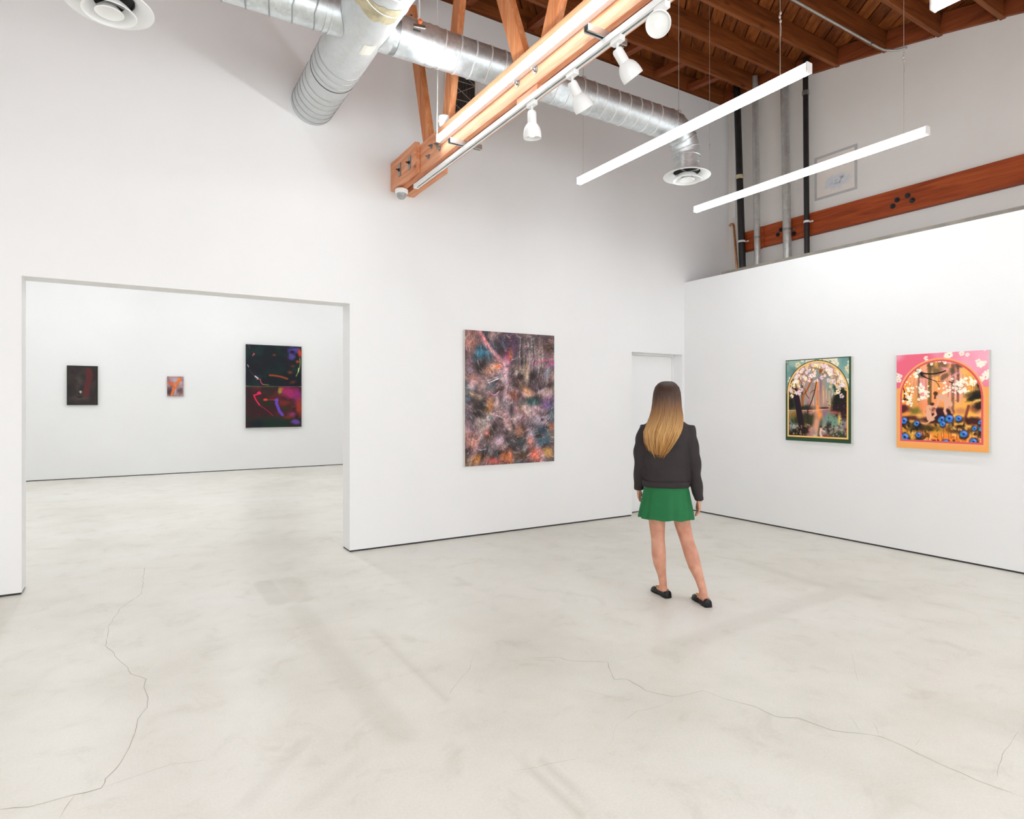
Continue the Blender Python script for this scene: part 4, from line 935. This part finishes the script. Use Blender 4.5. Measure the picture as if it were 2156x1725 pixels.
# ------------------------------------------------------------------ right wall above the partition
wb = thing('wall_timber', 'long orange brown timber bolted flat along the upper right wall', 'timber', (XU, 3, 3.66))
obj('plank', MB().box((XU - .075, -2.28, 3.662), (XU - .001, 5.45, 3.945)), W_BEAM, wb, bev=.004)
obj('plank', MB().box((XU - .075, 5.53, 3.655), (XU - .001, 5.84, 3.93)), W_BEAM, wb, bev=.004)
obj('splice_board', MB().box((XU - .1, 5.448, 3.66), (XU - .001, 5.532, 3.94)), W_BEAM, wb, bev=.004)
for px in ((1880, 434), (1889, 421), (1911, 412), (1921, 422), (1644, 484), (1638, 494), (1672, 492)):
    q = onX(px[0], px[1], XU - .075); bolt(wb, (XU - .075, q.y, q.z), (-1, 0, 0), .018, washer=.03, mat=M_BLACK)

pn = thing('access_panel', 'pale rectangular panel with grey border painted over on the upper right wall', 'panel', (XU, 4.5, 4.1))
a, b, c, d = [onX(*p, XU) for p in ((1716, 334), (1805, 307), (1716, 424), (1805, 400))]
yl, yr, zb, zt = a.y, b.y, c.z, a.z
obj('border', MB().box((XU - .008, yr, zb), (XU - .001, yr + .03, zt)).box((XU - .008, yl - .03, zb), (XU - .001, yl, zt)).box((XU - .008, yr + .03, zb), (XU - .001, yl - .03, zb + .03)).box((XU - .008, yr + .03, zt - .03), (XU - .001, yl - .03, zt)), plain('grey_border', (.50, .495, .49, 1), .7), pn)
pp = Paint(60, 60, 81, (234, 226, 218)); pp.blob(.55, .72, .42, .22, (206, 212, 220), .9, 0, .5, .3)
for k in range(14): pp.curve((.3 + .5 * pp.rg.random(), .62 + .2 * pp.rg.random()), (.3 + .5 * pp.rg.random(), .62 + .2 * pp.rg.random()), .4, .02, [(170, 174, 180), (236, 238, 240), (120, 118, 118)][k % 3], .5)
canvas_obj('panel_face', pp, (XU - .006, yl - .03, zt - .03), (0, yr - yl + .06, 0), (0, 0, zb - zt + .06), (-1, 0, 0), M_PAINT, pn)


def pipe(name, label, top, bot, r, mat, clamps, group, zt=None, coupling=()):
    X = XU - .085 - r; a = onX(top[0], top[1], X); b = onX(bot[0], bot[1], X); d = (b - a).normalized()
    yt = lambda z: a.y + (b.y - a.y) * (z - a.z) / (b.z - a.z)
    zt = zt or zj(a.y) + .2
    t = thing(name, label, 'pipe', (X, yt(0), 0), group)
    obj('tube', MB().cyl((X, yt(0), .0), (X, yt(zt), zt), r, 24), mat, t, smooth=True)
    for z in clamps:
        mb = MB().lathe([(r, -.014), (r + .005, -.014), (r + .005, .014), (r, .014)], 24, (X, yt(z), z)).box((X + r - .004, yt(z) - r - .035, z - .01), (X + r + .004, yt(z) - r + .006, z + .01)).box((X + r, yt(z) - .02, z - .012), (XU - .076, yt(z) + .02, z + .012))
        obj('clamp', mb, M_WHITE if name == 'black_pipe' else M_STEEL, t)
    for z in coupling:
        obj('coupling', MB().lathe([(r, -.03), (r + .009, -.026), (r + .009, .026), (r, .03)], 24, (X, yt(z), z)), M_STEEL if r < .045 else M_TAPE, t, smooth=True)
    return t


pipe('black_pipe', 'thick black pipe on the upper right wall, leftmost beside the copper tube', (1553, 240), (1563, 555), .047, M_BLACK, (3.79,), 'pipes on the right wall', coupling=(4.72,))
pipe('grey_pipe', 'thin grey metal pipe between the thick black pipe and the wider grey one', (1590, 220), (1595, 552), .042, M_COND, (3.79,), 'pipes on the right wall')
pipe('grey_pipe', 'wider grey metal pipe, third of the wall pipes', (1652, 195), (1658, 540), .053, M_COND, (3.79,), 'pipes on the right wall')
pipe('black_pipe', 'thin black pipe, rightmost of the wall pipes', (1696, 175), (1699, 528), .033, M_BLACK, (3.83,), 'pipes on the right wall', coupling=(5.5,))
a = onX(1545, 472, XU - .1); b = onX(1552, 566, XU - .1)
cp = tag(obj('copper_tube', MB().tube([(XU - .1, b.y, .0), (XU - .1, b.y, b.z), (XU - .1, a.y, a.z - .03), (XU - .1, a.y + .012, a.z), (XU - .1, a.y + .045, a.z + .012), (XU - .1, a.y + .075, a.z - .004)], .0165, 14), M_COPPER, smooth=True), 'thin copper tube with a hooked end left of the thick black pipe', 'pipe')
y, zc = 3.83, 5.578
cn = thing('ceiling_conduit', 'thin grey conduit under the roof following one joist to the right wall', 'conduit', (5, y, zc))
obj('tube', MB().tube([(-1, y, zc), (7.3, y, zc), (7.42, y - .01, zc - .002), (7.49, y - .06, zc - .012), (7.525, y - .12, zc - .024), (7.53, y - .2, zc - .035)], .0125, 12), M_COND, cn, smooth=True)
for x in (3.5, 5.0, 7.15): obj('clip', MB().box((x - .012, y - .016, zc - .016), (x + .012, y + .02, zc + .016)), M_STEEL, cn)


# ------------------------------------------------------------------ the visitor, seen from behind, mid-step
def skinmat():
    m, nt, b = newmat('skin'); L = nt.links.new
    v = coords(nt); n = nd(nt, 'ShaderNodeTexNoise', Scale=14.0, Detail=4.0); L(v, n.inputs['Vector'])
    r = ramp(nt, [(.3, srgb(188, 126, 100)), (.7, srgb(212, 156, 130))]); L(n.outputs['Fac'], r.inputs['Fac']); L(r.outputs['Color'], b.inputs['Base Color'])
    b.inputs['Roughness'].default_value = .5; b.inputs['Subsurface Weight'].default_value = .08; b.inputs['Subsurface Radius'].default_value = (.02, .008, .005); return m


def hairmat():
    m, nt, b = newmat('ombre_hair'); L = nt.links.new
    t = nt.nodes.new('ShaderNodeTexCoord'); sx = nt.nodes.new('ShaderNodeSeparateXYZ'); L(t.outputs['Object'], sx.inputs[0])
    v = coords(nt, (70, 70, 5)); n = nd(nt, 'ShaderNodeTexNoise', Scale=1.0, Detail=3.0); L(v, n.inputs['Vector'])
    ma = nd(nt, 'ShaderNodeMath', operation='MULTIPLY_ADD'); L(n.outputs['Fac'], ma.inputs[0]); ma.inputs[1].default_value = .16; L(sx.outputs['Z'], ma.inputs[2])
    mr = nd(nt, 'ShaderNodeMapRange'); L(ma.outputs[0], mr.inputs[0]); mr.inputs[1].default_value = 1.16; mr.inputs[2].default_value = 1.76
    r = ramp(nt, [(.0, srgb(190, 134, 66)), (.36, srgb(206, 160, 98)), (.58, srgb(150, 106, 62)), (.76, srgb(78, 52, 38)), (1.0, srgb(56, 36, 30))]); L(mr.outputs[0], r.inputs['Fac'])
    r2 = ramp(nt, [(.3, (.62, .6, .58, 1)), (.65, (1, 1, 1, 1))]); L(n.outputs['Fac'], r2.inputs['Fac'])
    k = nd(nt, 'ShaderNodeMix', data_type='RGBA', blend_type='MULTIPLY'); k.inputs[0].default_value = .8; L(r.outputs['Color'], k.inputs[6]); L(r2.outputs['Color'], k.inputs[7]); L(k.outputs[2], b.inputs['Base Color'])
    b.inputs['Roughness'].default_value = .42; b.inputs['Specular IOR Level'].default_value = .4; return m


def bake(o, voxel, smooth_it=3, fn=None):
    """grow one continuous surface out of the overlapping lofts"""
    r = o.modifiers.new('remesh', 'REMESH'); r.mode = 'VOXEL'; r.voxel_size = voxel; r.use_smooth_shade = True
    s = o.modifiers.new('smooth', 'SMOOTH'); s.iterations = smooth_it; s.factor = .5
    dg = bpy.context.evaluated_depsgraph_get(); dg.update(); me = bpy.data.meshes.new_from_object(o.evaluated_get(dg)); old = o.data; o.modifiers.clear()
    if fn:
        for v in me.vertices: v.co = fn(v.co)
    me.polygons.foreach_set('use_smooth', [True] * len(me.polygons)); me.update()
    if not me.materials: me.materials.append(old.materials[0])
    o.data = me; bpy.data.meshes.remove(old); return o


def ell(u, v, z, rx, ry, n=28, pw=1.0): return [(u + math.copysign(abs(math.cos(a)) ** pw, math.cos(a)) * rx, v + math.copysign(abs(math.sin(a)) ** pw, math.sin(a)) * ry, z) for a in (2 * PI * k / n for k in range(n))]


PD = 4.72; plat = (1405 - CX) * PD / FPX; PP = FW * PD + RT * plat; pdir = PP.normalized()
pe = thing('person', 'person in dark jacket, green skirt and black loafers walking away towards the corner', 'person', (PP.x, PP.y, 0))
pe.rotation_euler = (0, 0, math.atan2(pdir.y, pdir.x) - PI / 2)
SK, HM = skinmat(), hairmat()
M_JKT = plain('dark_jacket_cloth', srgb(42, 34, 35), .8, var=.12, vscale=9, bump=.25, bscale=260); M_SKIRT = plain('green_skirt_cloth', srgb(14, 104, 54), .75, var=.06, vscale=9, bump=.15, bscale=300)
M_SHOE = plain('black_leather', (.008, .007, .008, 1), .3, var=.2, spec=.3); M_GOLD = plain('gold_metal', (.85, .62, .35, 1), .25, 1.0); M_EYE = plain('eye_white', (.8, .8, .78, 1), .2)

mb = MB()
mb.rings([ell(*r) for r in ((0, .0, .72, .11, .085), (-.005, 0, .80, .14, .1), (-.01, 0, .88, .14, .095), (-.01, .005, 1.0, .122, .09), (-.01, .005, 1.14, .135, .095), (-.008, 0, 1.25, .14, .09), (-.006, -.005, 1.31, .125, .075), (-.004, -.008, 1.36, .08, .058), (-.003, -.005, 1.405, .054, .054), (-.002, .0, 1.46, .05, .054), (-.002, .005, 1.5, .048, .05))])
hd = [(1.425, .05, .098, .02), (1.437, .02, .107, .038), (1.462, -.03, .111, .054), (1.49, -.066, .11, .062), (1.52, -.086, .107, .069), (1.55, -.094, .106, .073), (1.58, -.093, .102, .073), (1.61, -.08, .09, .066), (1.63, -.06, .07, .051), (1.643, -.03, .042, .03), (1.647, -.005, .02, .01)]
mb.rings([ell(-.002, (a + b) / 2, z, rx, (b - a) / 2) for z, a, b, rx in hd])
mb.tube([(-.002, .1, 1.55), (-.002, .116, 1.525), (-.002, .126, 1.503), (-.002, .108, 1.495)], [.008, .011, .014, .01], 10)
for s in (-1, 1):
    mb.ball((-.002 + s * .075, .0, 1.523), .03, 12, 8, (.35, .7, 1.1)); mb.ball((-.002 + s * .03, .1, 1.553), .02, 10, 6, (1.2, .5, .35)); mb.ball((-.002 + s * .014, .108, 1.466), .016, 10, 6, (1.2, .5, .45))
# legs
mb.tube([(-.078, 0, .80), (-.078, 0, .70), (-.076, .0, .575), (-.07, .006, .455), (-.064, -.012, .353), (-.057, -.012, .273), (-.041, .008, .182), (-.032, .026, .11), (-.03, .03, .05)], [.074, .07, .062, .051, .054, .048, .033, .029, .031], 20)
mb.tube([(.08, 0, .80), (.094, 0, .70), (.112, .0, .575), (.143, -.004, .455), (.176, -.036, .353), (.2, -.056, .273), (.233, -.066, .182), (.254, -.076, .11), (.262, -.082, .05)], [.074, .069, .06, .05, .053, .047, .033, .029, .031], 20)
FEET = (((.008, .012), (-.112, .205)), ((.292, -.138), (.2, .084)))
for (hx, hy), (tx, ty) in FEET:
    mb.tube([(hx + (tx - hx) * t, hy + (ty - hy) * t, z) for t, z in ((.12, .045), (.35, .045), (.6, .036), (.85, .026))], [.03, .03, .03, .022], 12, flat=.8)
# arms and hands
ARMS = (((-.16, -.005, 1.315), (-.2, -.01, 1.09), (-.218, .055, .835), Vector((.03, .35, -1))), ((.15, -.005, 1.315), (.188, -.02, 1.08), (.229, .0, .775), Vector((.06, .12, -1))))
for k, (sh, elb, wr, hdv) in enumerate(ARMS):
    s = -1 if k == 0 else 1
    sh, elb, wr = Vector(sh), Vector(elb), Vector(wr); m1 = sh.lerp(elb, .5); m2 = elb.lerp(wr, .4)
    mb.tube([sh + Vector((-s * .02, 0, -.03)), m1, elb, m2, wr], [.036, .038, .036, .035, .023], 16)
    d = hdv.normalized(); inw = Vector((-s, 0, 0)); f = d.cross(inw).normalized(); f = f if f.y > 0 else -f; inw = (f.cross(d)).normalized(); inw = inw if inw.x * s < 0 else -inw
    pal = [wr + d * t for t in (-.01, .02, .05, .085)]; rs = []
    for p, wdt, th in zip(pal, (.024, .032, .04, .039), (.019, .016, .015, .012)): rs.append([p + f * (math.cos(a) * wdt) + inw * (math.sin(a) * th) for a in (2 * PI * i / 16 for i in range(16))])
    mb.rings(rs)
    for i, (off, L) in enumerate(((.029, .068), (.0105, .078), (-.009, .073), (-.028, .057))):
        b0 = wr + d * (.078 - abs(off) * .15) + f * off; pts = [b0]; dd = d.copy()
        for seg, bend in ((.45, 12), (.32, 24 + 5 * i), (.23, 22)):
            dd = (dd * math.cos(R(bend)) + inw * math.sin(R(bend))).normalized(); pts.append(pts[-1] + dd * L * seg)
        mb.tube(pts, [.0092, .0088, .008, .0062], 10)
    t0 = wr + d * .022 + f * .022; mb.tube([t0, t0 + d * .03 + f * .022 + inw * .008, t0 + d * .06 + f * .024 + inw * .016, t0 + d * .078 + f * .02 + inw * .02], [.013, .0115, .0098, .007], 10)
body = bake(obj('body', mb, SK, pe, world=False), .0052, 3)
for s in (-1, 1): obj('eye', MB().ball((-.002 + s * .03, .096, 1.535), .0125), M_EYE, pe, world=False, smooth=True)

# jacket
mb = MB()
mb.rings([ell(*r, 32, .85) for r in ((-.01, 0, .862, .166, .122), (-.01, 0, .90, .170, .128), (-.01, -.002, .98, .170, .128), (-.01, -.005, 1.08, .172, .130), (-.009, -.008, 1.18, .172, .128), (-.007, -.008, 1.26, .178, .122), (-.006, -.008, 1.31, .170, .112), (-.005, -.008, 1.340, .148, .098), (-.005, -.008, 1.365, .112, .086), (-.004, -.008, 1.385, .085, .075), (-.003, -.006, 1.41, .07, .068))])
for k, (sh, elb, wr, hdv) in enumerate(ARMS):
    s = -1 if k == 0 else 1; sh, elb, wr = Vector(sh), Vector(elb), Vector(wr)
    mb.tube([sh + Vector((-s * .05, 0, -.03)), sh + Vector((s * .004, 0, -.024)), sh.lerp(elb, .45), elb, elb.lerp(wr, .5), wr + (wr - elb).normalized() * .02], [.045, .056, .061, .054, .046, .035], 20)


def folds(c):
    s = 1 if c.x > 0 else -1; f = .0035 * math.sin(c.z * 46 + c.x * 22 + 2 * math.sin(c.y * 30)) * (1 if abs(c.x) > .15 else .6) + .003 * math.sin(c.z * 21 - c.x * 35)
    d = Vector((c.x, c.y, 0)); return c + (d.normalized() * f if d.length > .01 else Vector())


jk = bake(obj('jacket', mb, M_JKT, pe, world=False), .0085, 14, folds)
wbm = MB().rings([ell(-.01, 0, z, rx, ry, 48, .85) for z, rx, ry in ((.862, .150, .106), (.858, .172, .129), (.862, .1765, .1345), (.900, .1785, .1365), (.9035, .176, .134), (.903, .15, .11))], cap=False)
obj('waistband', wbm, M_JKT, jk, world=False, smooth=True, ang=60)

# skirt
mb = MB(); rs = []; n = 144
for z, rx, ry, t in ((.94, .148, .105, 0), (.88, .158, .115, .05), (.82, .172, .128, .3), (.74, .186, .146, .6), (.67, .199, .162, .85), (.622, .207, .170, 1)):
    ring_ = []
    for k in range(n):
        a = 2 * PI * k / n; w = .05 * t ** .8 * (abs(math.sin(7 * a + .6 * math.sin(2 * a))) * 1.3 - .7 + .3 * math.sin(17 * a + 1.3)); ring_.append((-.008 + math.cos(a) * rx * (1 + w), math.sin(a) * ry * (1 + w), z + t * .003 * math.sin(9 * a + 1)))
    rs.append(ring_)
inner = [[(x * .975 - .0002, y * .97, z) for x, y, z in r] for r in rs]
mb.rings(rs + inner[::-1], cap=False, close=True); obj('skirt', mb, M_SKIRT, pe, world=False, smooth=True, ang=70)

# loafers
for (hx, hy), (tx, ty) in FEET:
    H, T = Vector((hx, hy, 0)), Vector((tx, ty, 0)); d = (T - H).normalized(); x = d.cross(Vector((0, 0, 1))); L = (T - H).length
    mb = MB(); rs = []
    for t, wd, top in ((-.02, .018, .045), (.0, .027, .058), (.15, .031, .056), (.35, .031, .05), (.5, .034, .052), (.62, .038, .058), (.75, .039, .05), (.88, .034, .038), (.97, .022, .028), (1.01, .008, .02)):
        c = H + d * (t * L)
        prof = [(-.82, .004), (-1, .014), (-1, .4 * top), (-.88, .72 * top), (-.5, .95 * top), (0, top), (.5, .95 * top), (.88, .72 * top), (1, .4 * top), (1, .014), (.82, .004)]
        rs.append([c + x * (a * wd) + Vector((0, 0, z)) for a, z in prof])
    mb.rings(rs); sh = obj('loafer', mb, M_SHOE, pe, world=False, smooth=True, ang=50)
    sole = MB().rings([[H + d * (t * L) + x * (a * wd) + Vector((0, 0, z)) for a, z in ((-1, .0005), (1, .0005), (1, .009), (-1, .009))] for t, wd in ((-.03, .016), (0, .029), (.15, .033), (.4, .03), (.6, .039), (.78, .041), (.92, .032), (1.02, .01))]); obj('sole', sole, M_SHOE, sh, world=False)
    hl = MB().rings([[H + d * (t * L) + x * (a * wd) + Vector((0, 0, z)) for a, z in ((-1, .0003), (1, .0003), (1, .016), (-1, .016))] for t, wd in ((-.03, .018), (.02, .031), (.2, .031))]); obj('heel', hl, M_SHOE, sh, world=False)
    c = H + d * (.60 * L) + Vector((0, 0, .062)); bk = MB()
    for s in (-1, 1): bk.tube([c + x * (s * .020) + d * (math.cos(a) * .012) + x * (math.sin(a) * .012) + Vector((0, 0, -.003 - .004 * abs(math.sin(a)))) for a in (2 * PI * i / 14 for i in range(15))], .0028, 8)
    bk.cyl(c - x * .016, c + x * .016, .0032, 8); obj('buckle', bk, M_GOLD, sh, world=False, smooth=True)

# hair: a fall of tapering locks over a smooth shell
HR = [(1.657, -.002, -.005, .012, .012), (1.652, -.002, -.006, .034, .034), (1.638, -.002, -.008, .056, .062), (1.61, -.002, -.014, .077, .088), (1.57, -.002, -.028, .086, .086), (1.52, -.003, -.036, .089, .082), (1.46, -.004, -.042, .093, .078), (1.40, -.006, -.055, .104, .075), (1.345, -.016, -.078, .116, .064), (1.285, -.036, -.107, .124, .046), (1.22, -.052, -.126, .104, .034), (1.15, -.062, -.132, .062, .026), (1.11, -.062, -.134, .024, .016)]
mb = MB().rings([ell(u, v, z, rx, ry, 40) for z, u, v, rx, ry in HR]); hr = obj('hair', mb, HM, pe, world=False, smooth=True, ang=80)
rgh = random.Random(12); mb = MB()


def shell(t, th):
    i = min(int(t), len(HR) - 2); f = t - i; a = [HR[i][k] * (1 - f) + HR[i + 1][k] * f for k in range(5)]
    return Vector((a[1] + math.cos(th) * a[3], a[2] + math.sin(th) * a[4], a[0])), Vector((math.cos(th), math.sin(th), 0))


for k in range(330):
    th = -PI / 2 + rgh.gauss(0, 1) * 1.0; th = max(-PI - .25, min(.25, th)); t1 = rgh.uniform(8.6, 12.2) - 1.3 * abs(th + PI / 2) / 1.6 * rgh.random(); pts = []; rad = []; wv = rgh.uniform(0, 6); off = rgh.uniform(.0005, .006); dr_ = rgh.gauss(0, .12)
    m = 13; t0 = rgh.uniform(.1, 1.6); tl = rgh.uniform(0, .012)
    for i in range(m):
        t = t0 + (t1 - t0) * i / (m - 1); p, nn = shell(t, th + dr_ * i / m + .05 * math.sin(wv + t)); p = p + nn * off * (1 + .15 * t); p.z -= max(0, i - m + 4) * tl; pts.append(p); rad.append((.0035 + .0045 * math.sin(PI * min(1, (i + 1) / m * 1.05))) * (1 if i < m - 3 else (.8, .55, .12)[i - m + 3]))
    mb.tube(pts, rad, 5)
obj('hair_lock', mb, HM, hr, world=False, smooth=True, ang=80)

# ------------------------------------------------------------------ light from outside, camera, colour management
wd = bpy.data.worlds.new('world'); S.world = wd; wd.use_nodes = True; wd.node_tree.nodes['Background'].inputs[0].default_value = (.93, .97, 1, 1); wd.node_tree.nodes['Background'].inputs[1].default_value = 1.55
cam = bpy.data.cameras.new('camera'); co = bpy.data.objects.new('camera', cam); COL.objects.link(co)
co.location = CAM; co.rotation_euler = (R(90), 0, -YAW); cam.sensor_fit = 'HORIZONTAL'; cam.sensor_width = 36; cam.lens = 36 * FPX / 2156; cam.shift_y = (HY - 862.5) / 2156; cam.clip_start = .05; cam.clip_end = 100
S.camera = co
S.view_settings.view_transform = 'Standard'; S.view_settings.look = 'None'; S.view_settings.gamma = 1; S.view_settings.use_curve_mapping = False; S.view_settings.exposure = 0.97
try:
    S.cycles.max_bounces = 8; S.cycles.diffuse_bounces = 5; S.cycles.glossy_bounces = 3; S.cycles.use_adaptive_sampling = True; S.cycles.adaptive_threshold = .07; S.cycles.adaptive_min_samples = 20; S.cycles.use_denoising = True; S.cycles.sample_clamp_indirect = 6
except Exception: pass
